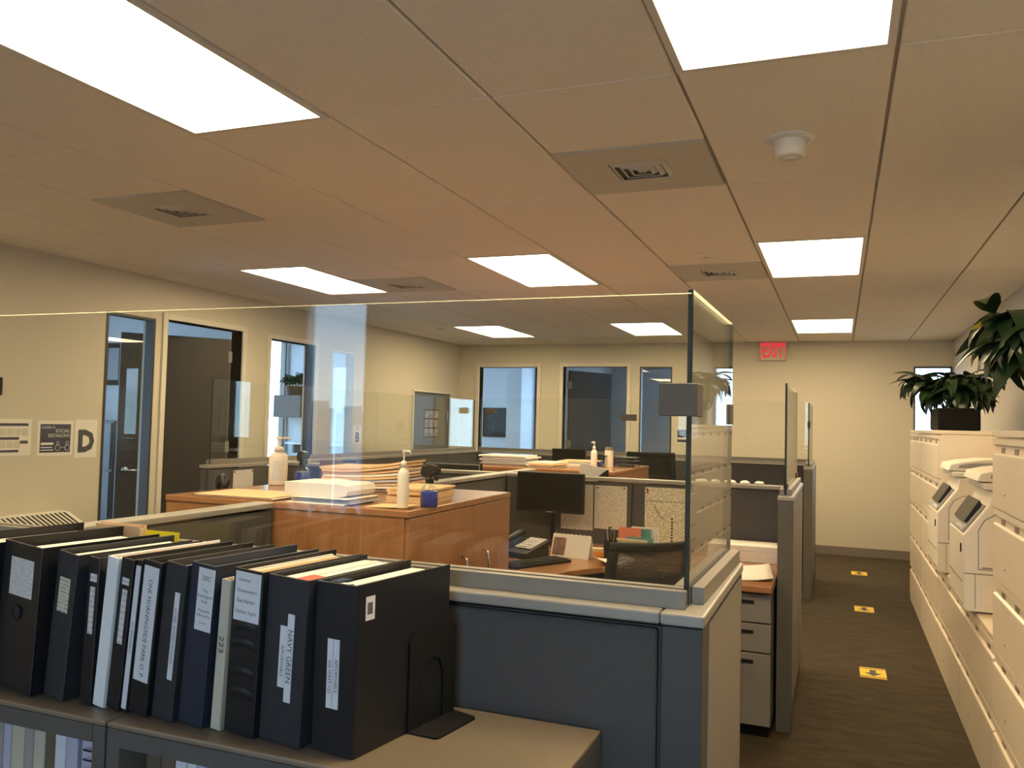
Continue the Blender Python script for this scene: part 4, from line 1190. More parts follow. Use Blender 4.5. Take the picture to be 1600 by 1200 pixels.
def pump_bottle(label, x, y, z, h, r, oval=1.0, rz=0.0, group='pump sanitizer bottles', lab=True, cap='hdpe'):
    t = thing('pump_bottle', label, 'bottle', (x, y, z), rz, group)
    bh = h * 0.68
    MB().lathe([(0, 0), (r * 0.95, 0), (r, 0.006), (r, bh * 0.86), (r * 0.82, bh * 0.95), (r * 0.45, bh), (r * 0.42, bh + 0.004), (0, bh + 0.004)], n=24, sy=oval).build('body', 'hdpe', t, local=True, smooth=True)
    MB().lathe([(0, bh + 0.004), (r * 0.5, bh + 0.004), (r * 0.5, bh + 0.022), (r * 0.3, bh + 0.028), (0, bh + 0.028)], n=18).build('collar', cap, t, local=True, smooth=True)
    MB().lathe([(0, bh + 0.028), (r * 0.14, bh + 0.028), (r * 0.14, h - 0.014), (r * 0.36, h - 0.012), (r * 0.36, h), (0, h)], n=14).build('pump_stem', cap, t, local=True)
    MB().tube([(0, 0, h - 0.007), (r * 1.0, 0, h - 0.006), (r * 1.25, 0, h - 0.014)], 0.0055, r1=0.004).build('nozzle', cap, t, local=True, smooth=True)
    if lab:
        MB().grid(lambda u, v: (r * 1.01 * math.cos(-PI / 2 + (u - .5) * 1.2), oval * r * 1.01 * math.sin(-PI / 2 + (u - .5) * 1.2), bh * (0.15 + 0.6 * v)), 6, 1).build('label', 'label_print', t, local=True)
    return t
def spray_bottle(label, x, y, z, h, r, rz=0.0, group='blue spray bottles'):
    t = thing('spray_bottle', label, 'spray bottle', (x, y, z), rz, group)
    bh = h * 0.56
    MB().lathe([(0, 0), (r * 0.95, 0), (r, 0.008), (r, bh * 0.62), (r * 0.92, bh * 0.66), (0, bh * 0.66)], n=24).build('liquid', 'blue_liquid', t, local=True, smooth=True)
    MB().lathe([(r * 1.03, 0.001), (r * 1.03, bh * 0.68), (r * 0.8, bh * 0.84), (r * 0.42, bh * 0.95), (r * 0.40, bh * 1.03)], n=24).build('shell', 'clear_plastic', t, local=True, smooth=True)
    MB().lathe([(0, bh * 0.98), (r * 0.48, bh * 0.98), (r * 0.5, bh * 1.16), (r * 0.36, bh * 1.25), (0, bh * 1.25)], n=18).build('collar', 'black', t, local=True)
    mb = MB()
    mb.prism([(-0.040, bh * 1.42), (-0.034, bh * 1.36), (0.010, bh * 1.2), (0.030, bh * 1.22), (0.042, bh * 1.40), (0.034, h - 0.01), (0.0, h), (-0.036, h - 0.006)], -0.012, 0.012, axis='y')
    mb.build('sprayer_head', 'black', t, local=True, bevel=0.003)
    MB().tube([(-0.022, 0, bh * 1.40), (-0.035, 0, bh * 1.28), (-0.038, 0, bh * 1.1)], 0.006).build('trigger', 'black', t, local=True, smooth=True)
    MB().box(-0.052, -0.040, -0.008, 0.008, bh * 1.44, bh * 1.62).build('nozzle', 'black', t, local=True)
    MB().grid(lambda u, v: (r * 1.05 * math.cos(-PI / 2 + 0.35 + (u - .5) * 1.1), r * 1.05 * math.sin(-PI / 2 + 0.35 + (u - .5) * 1.1), bh * (0.27 + 0.14 * v)), 6, 1).build('label', 'label', t, local=True)
    return t
pump_bottle('slim white pump bottle at the front corner of the near wooden cabinet', -0.455, 0.33, CT, 0.222, 0.0225, rz=0.1, lab=False)
spray_bottle('blue spray bottle with a black trigger at the near cabinet corner', -0.405, 0.45, CT, 0.165, 0.034, rz=PI - 0.3)
pump_bottle('broad white sanitizer pump bottle with a label, left rear of near cabinet', -1.475, 0.93, CT, 0.235, 0.045, oval=0.62, rz=0.6)
spray_bottle('blue spray bottle behind the broad sanitizer bottle, left rear', -1.42, 1.05, CT, 0.165, 0.036, rz=PI - 0.4)
t = thing('small_carton', 'brown carton with a red emblem behind the left spray bottle', 'box', (-1.33, 1.17, CT), 0.2)
MB().box(-0.05, 0.05, -0.035, 0.035, 0, 0.12).build('carton', 'brown_paper', t, local=True, bevel=0.002)
mb = MB().lathe([(0, 0), (0.02, 0), (0.02, 0.001), (0, 0.001)], n=20); mb.v = [(p[0], -0.0352 - p[2], 0.045 + p[1]) for p in mb.v]
mb.build('emblem', 'red', t, local=True, label='round red emblem')

# second cabinet top
paper_pile('paper_stack', 'tall ragged stack of white papers on the far wooden cabinet, left', 'papers', -1.50, -1.12, 3.45, 3.75, CT, [(0.012, 'paper'), (0.010, 'grey_paper'), (0.012, 'paper'), (0.012, 'paper'), (0.008, 'lilac'), (0.012, 'paper'), (0.012, 'paper')], 0.03, 0.018, group='paper stacks on the far cabinet')
paper_pile('paper_stack', 'loosely fanned white papers in the middle of the far wooden cabinet', 'papers', -1.07, -0.86, 3.40, 3.66, CT, [(0.008, 'paper'), (0.01, 'paper'), (0.012, 'manila'), (0.012, 'paper')], -0.15, 0.025, group='paper stacks on the far cabinet')
paper_pile('paper_stack', 'white papers under a manila folder beside the far pump bottle', 'papers', -0.98, -0.69, 3.78, 4.05, CT, [(0.02, 'paper'), (0.012, 'grey_paper'), (0.006, 'manila'), (0.005, 'manila')], 0.1, 0.02, group='paper stacks on the far cabinet')
pump_bottle('thin white pump bottle on the far wooden cabinet beside stacked papers', -0.66, 3.70, CT, 0.20, 0.024, rz=2.6, lab=False)
t = thing('wipes_canister', 'white cylinder canister with a dark lid on the far wooden cabinet', 'canister', (-0.60, 3.92, CT))
MB().lathe([(0, 0), (0.034, 0), (0.034, 0.13), (0, 0.13)], n=20).build('body', 'hdpe', t, local=True)
MB().lathe([(0, 0.13), (0.034, 0.13), (0.028, 0.155), (0, 0.155)], n=20).build('lid', 'brown_paper', t, local=True)
spray_bottle('dark spray bottle between the far pump bottle and canister', -0.655, 3.86, CT, 0.10, 0.02, rz=PI)
t = thing('letter_tray', 'small black wire tray at the right end of the far wooden cabinet', 'tray', (-0.50, 4.10, CT))
for z in (0.01, 0.04, 0.07):
    MB().box(-0.08, 0.08, -0.1, 0.1, z, z + 0.005).build('tray_level', 'black', t, local=True)
for sx in (-0.078, 0.078):
    for sy in (-0.098, 0.098):
        MB().box(sx - 0.003, sx + 0.003, sy - 0.003, sy + 0.003, 0, 0.08).build('post', 'black', t, local=True)
# white folded document standing on the tackboard partition
t = thing('document_holder', 'white sheet on a black document holder leaning above the tackboard partition', 'document holder', (-0.40, 2.78, 0.735))
MB().prism([(-0.515, 1.06), (-0.36, 1.06), (-0.315, 1.19), (-0.51, 1.232)], 2.83, 2.836, axis='y').build('sheet', 'paper', t)
MB().prism([(-0.36, 1.06), (-0.312, 1.06), (-0.308, 1.192), (-0.318, 1.19), (-0.385, 1.14)], 2.80, 2.812, axis='y').build('holder_plate', 'black', t)
MB().box(-0.40, -0.38, 2.84, 2.86, 0.735, 1.06).build('post', 'black', t)
t = thing('worktable', 'narrow worktable behind the tackboard partition, carrying the document holder', 'table', (-0.35, 2.95, 0))
MB().box(-0.955, 0.10, 2.735, 3.15, 0.705, 0.7345).build('top', 'wood_top', t)
for sx in (-0.93, 0.06):
    MB().box(sx, sx + 0.03, 2.76, 2.79, 0, 0.704).build('leg', 'post', t); MB().box(sx, sx + 0.03, 3.10, 3.13, 0, 0.704).build('leg', 'post', t)
# monitors far
t = thing('monitor', 'black monitor top edge with light outline, left cubicle beyond the near cabinet', 'monitor', (-1.48, 2.95, 0.735))
t.rotation_euler = (0, 0, 0)
MB().box(-0.22, 0.22, -0.015, 0.015, 0.20, 0.455).build('housing', 'black', t, local=True, bevel=0.005)
MB().box(-0.21, 0.21, -0.018, -0.0155, 0.21, 0.447).build('bezel', 'copier_grey', t, local=True)
MB().box(-0.20, 0.20, -0.020, -0.0185, 0.22, 0.437).build('back_shell', 'black', t, local=True)
MB().tube([(0, 0.03, 0.33), (0, 0.05, 0.02)], 0.018).build('stand_arm', 'black', t, local=True, smooth=True)
MB().box(-0.1, 0.1, -0.04, 0.12, 0, 0.015).build('stand_base', 'black', t, local=True)
t = thing('worktable', 'worktable in the left cubicle under the outlined monitor', 'table', (-1.5, 3.0, 0))
MB().box(-2.2, -1.045, 2.735, 3.24, 0.705, 0.7345).build('top', 'wood_top', t)
for sx in (-2.18, -1.10):
    MB().box(sx, sx + 0.03, 2.76, 2.79, 0, 0.704).build('leg', 'post', t); MB().box(sx, sx + 0.03, 3.17, 3.20, 0, 0.704).build('leg', 'post', t)
t = thing('monitor', 'black monitor with only its top showing below the dark open far door', 'monitor', (-1.36, 5.3, 0.7355))
MB().box(-0.17, 0.17, -0.015, 0.015, 0.24, 0.50).build('housing', 'black', t, local=True, bevel=0.005)
MB().box(-0.16, 0.16, -0.018, -0.0155, 0.25, 0.49).build('screen', 'screen', t, local=True)
MB().tube([(0, 0.03, 0.33), (0, 0.05, 0.02)], 0.018).build('stand_arm', 'black', t, local=True, smooth=True)
MB().box(-0.1, 0.1, -0.04, 0.12, 0, 0.015).build('stand_base', 'black', t, local=True)
t = thing('worktable', 'worktable far back under the monitor below the dark door', 'table', (-1.3, 5.3, 0))
MB().box(-1.9, -0.97, 5.05, 5.60, 0.705, 0.735).build('top', 'wood_top', t)
for sx in (-1.88, -1.0):
    MB().box(sx, sx + 0.03, 5.08, 5.11, 0, 0.704).build('leg', 'post', t); MB().box(sx, sx + 0.03, 5.5, 5.53, 0, 0.704).build('leg', 'post', t)
for i in range(5):
    x = 0.30 + 0.085 * i; y = 2.690
    mb = MB(); rnd = random.Random(i)
    mb.lathe([(0, 0.0), (0.028, 0.001), (0.034, 0.008), (0.02, 0.017), (0, 0.019)], n=9, sx=rnd.uniform(0.8, 1.2), sy=0.7)
    mb.v = [(x + p[0] + rnd.uniform(-.003, .003), y + p[1], PT + 0.001 + p[2] + (rnd.uniform(-.002, .003) if p[2] > 0.002 else 0)) for p in mb.v]
    tag(mb.build('crumpled_tissue', 'paper', None), ['first', 'second', 'third', 'fourth', 'fifth'][i] + ' crumpled white tissue from the glass corner, on the tackboard partition cap', 'tissue', 'crumpled tissues on the partition cap')

# notice and gadgets on the left partition
t = thing('pinned_notice', 'white notice pinned on the dark partition left of the sanitizer bottle', 'notice', (-2.785, 2.3, 1.0))
MB().box(-2.789, -2.7878, 2.19, 2.40, 0.98, 1.105).build('sheet', 'notice', t)
for yy in (2.20, 2.39):
    MB().box(-2.7877, -2.781, yy - 0.004, yy + 0.004, 1.09, 1.098).build('pin', 'black', t)
t = thing('desk_fan', 'small black round fan in front of the dark partition with the notice', 'fan', (-2.66, 1.93, 0.7346))
mb = MB().lathe([(0, -0.02), (0.05, -0.02), (0.062, 0.0), (0.05, 0.02), (0, 0.02)], n=20)
mb.v = [(p[2], p[0], 0.31 + p[1]) for p in mb.v]; mb.build('fan_guard', 'black', t, local=True, smooth=True)
MB().tube([(0, 0, 0.02), (0, 0, 0.25)], 0.012).build('post', 'black', t, local=True)
MB().lathe([(0, 0), (0.06, 0), (0.06, 0.014), (0.014, 0.02), (0, 0.02)], n=18).build('base', 'black', t, local=True)
t = thing('worktable', 'worktable along the dark left partition under the fan', 'table', (-2.6, 2.3, 0))
MB().box(-2.785, -2.35, 1.84, 2.64, 0.705, 0.7345).build('top', 'wood_top', t)
for sy in (1.87, 2.58):
    MB().box(-2.76, -2.73, sy, sy + 0.03, 0, 0.704).build('leg', 'post', t); MB().box(-2.40, -2.37, sy, sy + 0.03, 0, 0.704).build('leg', 'post', t)

# ------------------------------------------------------------------ left wall signs and convector
def sign(name, label, y0, y1, z0, z1, m='sign_white', cat='sign', group=None):
    t = thing(name, label, cat, (XL, (y0 + y1) / 2, (z0 + z1) / 2), group=group)
    MB().box(XL + 0.0004, XL + 0.002, y0, y1, z0, z1).build('sheet', m, t)
    return t
s = sign('letter_sign', 'white sheet with a large black letter D beside the narrow office window', 1.90, 2.09, 1.155, 1.425)
text('letter', 'D', 0.205, 'ink', s, Vector((XL + 0.0026, 1.995, 1.265)), EAST, local=False, squeeze=0.92, bold=0.011)
s = sign('letter_sign', 'white sheet with a large letter B seen through the bluish glass', 5.53, 5.70, 1.19, 1.40)
text('letter', 'B', 0.15, 'sign_navy', s, Vector((XL + 0.0026, 5.615, 1.26)), EAST, local=False, bold=0.006)
text('letter', 'W', 0.07, 'copier_grey', s, Vector((XL + 0.0026, 5.615, 1.365)), EAST, local=False)
s = sign('safety_sign', 'white bordered navy sign reading SOCIAL DISTANCING left of the letter D', 1.605, 1.885, 1.175, 1.415)
MB().box(XL + 0.0021, XL + 0.0027, 1.625, 1.865, 1.198, 1.392).build('navy_panel', 'sign_navy', s, bevel=0.0)
text('lettering', 'COVID-19', 0.024, 'sign_white', s, Vector((XL + 0.003, 1.685, 1.368)), EAST, local=False)
text('lettering', 'SOCIAL', 0.034, 'sign_white', s, Vector((XL + 0.003, 1.80, 1.345)), EAST, local=False)
text('lettering', 'DISTANCING', 0.032, 'sign_white', s, Vector((XL + 0.003, 1.772, 1.312)), EAST, local=False, squeeze=.9)
MB().box(XL + 0.0028, XL + 0.0031, 1.632, 1.73, 1.250, 1.266).build('white_bar', 'sign_white', s)
MB().box(XL + 0.0028, XL + 0.0031, 1.632, 1.72, 1.230, 1.236).build('white_bar', 'sign_white', s)
MB().box(XL + 0.0028, XL + 0.0031, 1.632, 1.73, 1.212, 1.218).build('white_bar', 'sign_white', s)
def ring(cy, cz, r, parent):
    MB().tube([(XL + 0.0032, cy + r * math.cos(a), cz + r * math.sin(a)) for a in [q * PI / 6 for q in range(13)]], 0.0014, n=4).build('figure_outline', 'sign_white', parent)
for cy in (1.765, 1.84):
    ring(cy, 1.262, 0.011, s); ring(cy, 1.229, 0.019, s)
MB().tube([(XL + 0.0032, 1.785, 1.232), (XL + 0.0032, 1.82, 1.232)], 0.0014, n=4).build('figure_outline', 'sign_white', s)
s = sign('safety_sign', 'white hygiene instruction sign with rows of small pictures at the left edge', 1.27, 1.56, 1.185, 1.425)
for (z0, z1, y1) in ((1.378, 1.396, 1.535), (1.288, 1.306, 1.47), (1.206, 1.222, 1.47)):
    MB().box(XL + 0.0021, XL + 0.0027, 1.275, y1, z0, z1).build('navy_bar', 'sign_navy', s)
MB().box(XL + 0.0021, XL + 0.0027, 1.478, 1.535, 1.262, 1.282).build('navy_bar', 'sign_navy', s)
for zi in (1.315, 1.235):
    for q in range(5 if zi > 1.3 else 4):
        y = 1.28 + q * 0.052
        MB().box(XL + 0.0021, XL + 0.0026, y, y + 0.044, zi, zi + 0.046).build('picture_tile', 'cream_vinyl', s)
        ring(y + 0.022, zi + 0.024, 0.012, s)
t = thing('wall_frame', 'small dark framed panel at the left frame edge on the cream wall', 'picture', (XL, 1.24, 1.63))
MB().box(XL + 0.0005, XL + 0.018, 1.16, 1.325, 1.575, 1.69).build('frame', 'black_matte', t, bevel=0.003)
MB().box(XL + 0.0182, XL + 0.0195, 1.175, 1.31, 1.588, 1.677).build('panel', 'photo_dark', t)
t = thing('convector', 'white slotted convector cabinet against the left wall behind the binders', 'heater', (-3.80, 1.2, 0))
MB().box(XL + 0.014, -3.68, 0.2, 1.80, 0.0, 0.70).build('casing', 'white_metal', t, bevel=0.006)
MB().prism([(XL + 0.014, 0.702), (-3.68, 0.702), (-3.70, 0.73), (-3.84, 0.795), (XL + 0.014, 0.80)], 0.2, 1.80, axis='y').build('sloped_top', 'white_metal', t)
for i in range(44):
    y = 0.24 + i * 0.035
    mb = MB()
    mb.prism([(-3.703, 0.7325), (-3.835, 0.794), (-3.835, 0.796), (-3.701, 0.7345)][::-1], y, y + 0.014, axis='y')
    mb.build('slot', 'dark', t)
# posters on the grey door
t = thing('photo_poster', 'poster of nine pale portraits in a grid on the grey door', 'poster', (XL, 7.45, 1.44))
MB().box(XL - 0.0148, XL - 0.0136, 7.25, 7.67, 1.25, 1.62).build('sheet', 'photo_dark', t)
for i in range(3):
    for j in range(3):
        MB().box(XL - 0.0135, XL - 0.0125, 7.265 + i * 0.137, 7.385 + i * 0.137, 1.262 + j * 0.12, 1.365 + j * 0.12).build('photo', 'portrait', t)
MB().box(XL - 0.0149, XL - 0.014, 0, 0, 0, 0) if False else None
# office details
t = thing('framed_picture', 'dark framed picture on the blue lit wall of the lettered D office', 'picture', (-5.64, 3.82, 1.97))
MB().box(-5.74, -5.54, 3.80, 3.828, 1.75, 2.17).build('frame', 'black_matte', t, bevel=0.004)
MB().box(-5.71, -5.57, 3.796, 3.7995, 1.80, 2.12).build('print', 'grey_paper', t)
t = thing('office_cabinet', 'dark blue grey cabinet under the framed picture in the D office', 'cabinet', (-5.7, 3.6, 0))
MB().box(-6.1, -5.2, 3.42, 3.815, 0, 1.40).build('body', 'grey_door', t, bevel=0.004)
for z in (0.05, 0.50, 0.95):
    d = MB().box(-6.09, -5.21, 3.40, 3.418, z, z + 0.43).build('drawer', 'grey_door', t, bevel=0.003)
    MB().box(-5.75, -5.55, 3.385, 3.3995, z + 0.36, z + 0.375).build('handle', 'chrome', d)
t = thing('overhead_cabinet', 'taupe wall hung box cabinet with a plant on it in the bright office', 'cabinet', (-5.95, 7.2, 1.46))
MB().box(-6.17, -5.72, 7.05, 7.395, 1.465, 1.77).build('body', 'taupe_laminate', t, bevel=0.004)
MB().box(-6.165, -5.725, 7.035, 7.0495, 1.47, 1.765).build('door', 'taupe_laminate', t, bevel=0.002)
t = thing('wall_shelf', 'white wall shelf below the hung box cabinet in the bright office', 'shelf', (-5.3, 7.25, 1.1))
MB().box(-6.0, -4.4, 7.10, 7.398, 1.10, 1.13).build('board', 'white_wall', t, bevel=0.003)
for x in (-5.9, -4.5):
    MB().box(x, x + 0.03, 7.12, 7.398, 0.98, 1.10).build('bracket', 'alu', t)
t = thing('framed_picture', 'black square picture on the blue lit wall behind the far left doorway', 'picture', (-4.6, 11.29, 1.48))
MB().box(-4.86, -4.40, 11.27, 11.298, 1.20, 1.72).build('frame', 'black_matte', t, bevel=0.004)
MB().box(-4.84, -4.42, 11.266, 11.2695, 1.22, 1.70).build('print', 'photo_dark', t)
t = thing('window_curtain', 'dark slate curtain by the window behind the far left doorway', 'curtain', (-3.74, 11.2, 0))
mb = MB(); 
mb.grid(lambda u, v: (-3.86 + 0.14 * u, 11.22 + 0.022 * math.sin(u * 5 * PI), 0.1 + 2.35 * v), 20, 1)
mb.build('curtain', 'curtain', t, solid=0.004, smooth=True)
MB().tube([(-3.9, 11.24, 2.47), (-2.7, 11.24, 2.47)], 0.012).build('rod', 'alu', t)
# small sign on the far wall and exit sign
t = thing('safety_sign', 'small navy distancing notice on the far wall right of the narrow window', 'sign', (-0.8, YB, 1.35))
MB().box(-0.86, -0.72, YB - 0.002, YB - 0.0004, 1.265, 1.445).build('sheet', 'sign_white', t)
MB().box(-0.853, -0.727, YB - 0.0027, YB - 0.0021, 1.275, 1.435).build('navy_panel', 'sign_navy', t)
text('lettering', 'SOCIAL', 0.024, 'sign_white', t, Vector((-0.79, YB - 0.003, 1.40)), FRONT, local=False)
text('lettering', 'DISTANCING', 0.018, 'sign_white', t, Vector((-0.79, YB - 0.003, 1.375)), FRONT, local=False)
MB().box(-0.845, -0.735, YB - 0.003, YB - 0.0028, 1.31, 1.335).build('white_bar', 'sign_white', t)
t = thing('exit_sign', 'red lettered EXIT sign high on the far cream wall near the ceiling', 'exit sign', (0.31, YB, 2.42))
MB().box(0.155, 0.465, YB - 0.05, YB - 0.0005, 2.315, 2.535).build('housing', 'exit_face', t, bevel=0.006)
text('lettering', 'EXIT', 0.215, 'exit_red', t, Vector((0.31, YB - 0.0515, 2.42)), FRONT, local=False, squeeze=0.56, bold=0.006)
fr = MB()
for a, b_, c, d in ((0.16, 0.46, 2.505, 2.53), (0.16, 0.168, 2.32, 2.505), (0.452, 0.46, 2.32, 2.505)):
    fr.box(a, b_, YB - 0.0525, YB - 0.0505, c, d)
fr.build('red_border', 'exit_red', t)
MB().box(0.20, 0.42, YB - 0.045, YB - 0.004, 2.536, 2.5485).build('ceiling_mount', 'white_metal', t)

# ------------------------------------------------------------------ file cabinets along the aisle
FX = 1.67
def drawer_unit(label, y0, y1, n, ztop, depth=0.46, group='putty file cabinets'):
    t = thing('file_cabinet', label, 'file cabinet', (FX + depth / 2, (y0 + y1) / 2, 0), group=group)
    MB().box(FX + 0.02, FX + depth, y0 + 0.001, y1 - 0.001, 0.0, ztop - 0.027).build('body', 'file', t)
    MB().box(FX, FX + depth, y0, y1, ztop - 0.025, ztop).build('top', 'file', t, bevel=0.003)
    MB().box(FX + 0.004, FX + 0.02, y0 + 0.001, y1 - 0.001, 0.0, 0.045).build('plinth', 'file', t)
    dh = (ztop - 0.03 - 0.05) / n
    for i in range(n):
        z0 = 0.05 + i * dh + 0.003; z1 = 0.05 + (i + 1) * dh - 0.003
        # drawer face with a recessed finger groove along its upper edge
        d = MB()
        d.prism([(FX + 0.0199, z0), (FX + 0.0199, z1), (FX, z1), (FX, z1 - 0.022), (FX + 0.013, z1 - 0.03), (FX + 0.011, z1 - 0.058), (FX + 0.001, z1 - 0.064), (FX, z1 - 0.07), (FX, z0)][::1], y0 + 0.003, y1 - 0.003, axis='y')
        dd = d.build('drawer', 'file', t)
        for fy in (0.16, 0.5, 0.80):
            yc = y0 + (y1 - y0) * fy
            h = MB().box(FX + 0.0095, FX + 0.0125, yc - 0.035, yc + 0.035, z1 - 0.056, z1 - 0.034)
            h.build('label_holder', 'label_dark', dd)
        MB().box(FX - 0.002, FX - 0.0001, y0 + (y1 - y0) * 0.68, y0 + (y1 - y0) * 0.68 + 0.02, z0 + 0.06, z0 + 0.065).build('lock', 'alu', dd)
    return t
drawer_unit('tall putty file cabinet nearest the camera at the right frame edge', -0.31, 0.59, 5, 1.50)
drawer_unit('tall putty file cabinet with the large hanging plant on top', 0.592, 1.49, 5, 1.50)
drawer_unit('low two drawer file cabinet under the nearer copier', 1.494, 2.50, 2, 0.66)
drawer_unit('low two drawer file cabinet under the farther copier', 2.502, 3.575, 2, 0.66)
drawer_unit('tall putty file cabinet just past the copiers, black planter on top', 3.577, 4.70, 5, 1.50)
drawer_unit('last tall putty file cabinet at the end of the aisle', 4.702, 5.80, 5, 1.50)

def copier(label, y0, y1, adf):
    z = 0.662
    t = thing('copier', label, 'copier', (1.85, (y0 + y1) / 2, z), group='office copiers on the low cabinets')
    prof = [(1.625, z + 0.005), (2.10, z + 0.005), (2.10, 1.225), (1.735, 1.225), (1.72, 1.16), (1.615, 1.015), (1.615, z + 0.02)]
    MB().prism(prof, y0, y1, axis='y').build('body', 'copier', t, bevel=0.008)
    # cassette seam and side recess on the face towards the camera
    def side_frame(pts, wdt, nm, m):
        for a, b_ in zip(pts, pts[1:] + pts[:1]):
            mb = MB(); mb.tube([(a[0], y0 - 0.0012, a[1]), (b_[0], y0 - 0.0012, b_[1])], wdt, n=4); mb.build(nm, m, t)
    MB().box(1.618, 2.09, y0 - 0.0015, y0 - 0.0002, 0.838, 0.843).build('seam', 'label_dark', t)
    MB().box(1.662, 1.665, y0 - 0.0015, y0 - 0.0002, z + 0.02, 0.838).build('seam', 'label_dark', t)
    MB().prism([(1.675, 0.86), (1.98, 0.86), (1.98, 1.12), (1.75, 1.12), (1.70, 1.09), (1.675, 1.04)], y0 - 0.004, y0 - 0.0003, axis='y').build('side_cover', 'copier_grey', t)
    MB().prism([(1.679, 0.866), (1.976, 0.866), (1.976, 1.115), (1.752, 1.115), (1.704, 1.086), (1.679, 1.038)], y0 - 0.0065, y0 - 0.0042, axis='y').build('side_cover_face', 'copier', t)
    MB().box(1.72, 1.80, y0 - 0.0085, y0 - 0.0067, 0.88, 0.98).build('access_flap', 'copier', t, bevel=0.001)
    MB().box(1.69, 1.95, y0 - 0.0085, y0 - 0.0067, 0.868, 0.874).build('vent_line', 'label_dark', t)
    MB().box(1.69, 1.85, y0 - 0.004, y0 - 0.0003, 0.70, 0.80).build('cassette_side', 'copier', t, bevel=0.002)
    # front: cassette drawers and latch
    for zz in (0.70, 0.80):
        MB().box(1.611, 1.6148, y0 + 0.02, y1 - 0.02, zz, zz + 0.004).build('seam', 'label_dark', t)
    MB().box(1.610, 1.6148, y0 + 0.06, y0 + 0.075, 0.93, 0.97).build('power_switch', 'black', t)
    # slanted control panel
    d = Vector((1.72 - 1.615, 0, 1.16 - 1.015)).normalized(); nrm = Vector((-d.z, 0, d.x))
    def onp(s_, off): 
        p = Vector((1.615, 0, 1.015)) + d * s_ + nrm * off
        return (p.x, p.z)
    L = 0.179
    MB().prism([onp(0.01, 0.001), onp(L - 0.01, 0.001), onp(L - 0.012, 0.012), onp(0.012, 0.012)], y0 + 0.03, y1 - 0.02, axis='y').build('control_panel', 'copier_grey', t, bevel=0.002)
    MB().prism([onp(0.06, 0.0122), onp(L - 0.015, 0.0122), onp(L - 0.005, 0.034), onp(0.05, 0.026)], y0 + 0.06, y1 - 0.10, axis='y').build('touch_screen', 'glossy_panel', t, bevel=0.002)
    for q in range(4):
        MB().prism([onp(0.02, 0.0122), onp(0.034, 0.0122), onp(0.034, 0.0145), onp(0.02, 0.0145)], y0 + 0.08 + q * 0.05, y0 + 0.10 + q * 0.05, axis='y').build('button', 'label', t)
    # scanner lid and document feeder
    MB().prism([(1.70, 1.228), (2.10, 1.228), (2.10, 1.258), (1.70, 1.258)], y0, y1, axis='y').build('scanner_bed', 'copier', t, bevel=0.004)
    MB().prism([(1.675, 1.262), (2.09, 1.262), (2.09, 1.335), (1.88, 1.335), (1.76, 1.318), (1.69, 1.30)], y0 + 0.03, y1 - 0.02, axis='y').build('document_feeder', 'copier', t, bevel=0.006)
    MB().prism([(1.73, 1.280), (2.02, 1.280), (2.02, 1.318), (1.80, 1.310), (1.735, 1.296)], y0 + 0.026, y0 + 0.0305, axis='y').build('feeder_recess', 'copier_grey', t)
    return t
copier('white office copier nearer the camera with a slanted grey control panel', 1.92, 2.44, 1)
copier('white office copier farther along, control panel tilted beside the cabinets', 3.04, 3.54, 1)

# ------------------------------------------------------------------ plants
LEAF = {}
def leaf_mesh(name, length, width, droop, m, parent, loc, az, el, roll_=0.0, sc=1.0):
    key = (round(length, 2), round(width, 3), round(droop, 1), m)
    if key not in LEAF:
        me = bpy.data.meshes.new('leaf')
        v, f = [], []
        N = 7
        x = z = 0.0; a = 0.0
        for i in range(N + 1):
            s_ = i / N
            wv = width * math.sin(PI * min(1, s_ ** 0.75)) ** 0.8 * (1 - 0.25 * s_) * 0.5 + 0.0006
            v += [(x, -wv, z + wv * 0.25), (x, 0, z), (x, wv, z + wv * 0.25)]
            a = -droop * s_
            x += length / N * math.cos(a); z += length / N * math.sin(a)
        for i in range(N):
            for k in range(2):
                b0 = i * 3 + k
                f.append((b0, b0 + 3, b0 + 4, b0 + 1))
        me.from_pydata(v, [], f); me.materials.append(K[m])
        me.polygons.foreach_set('use_smooth', [True] * len(me.polygons))
        LEAF[key] = me
    o = bpy.data.objects.new(name, LEAF[key]); COL.objects.link(o)
    o.parent = parent
    o.location = loc
    o.rotation_euler = (roll_, -el, az)
    o.scale = (sc, sc, sc)
    return o
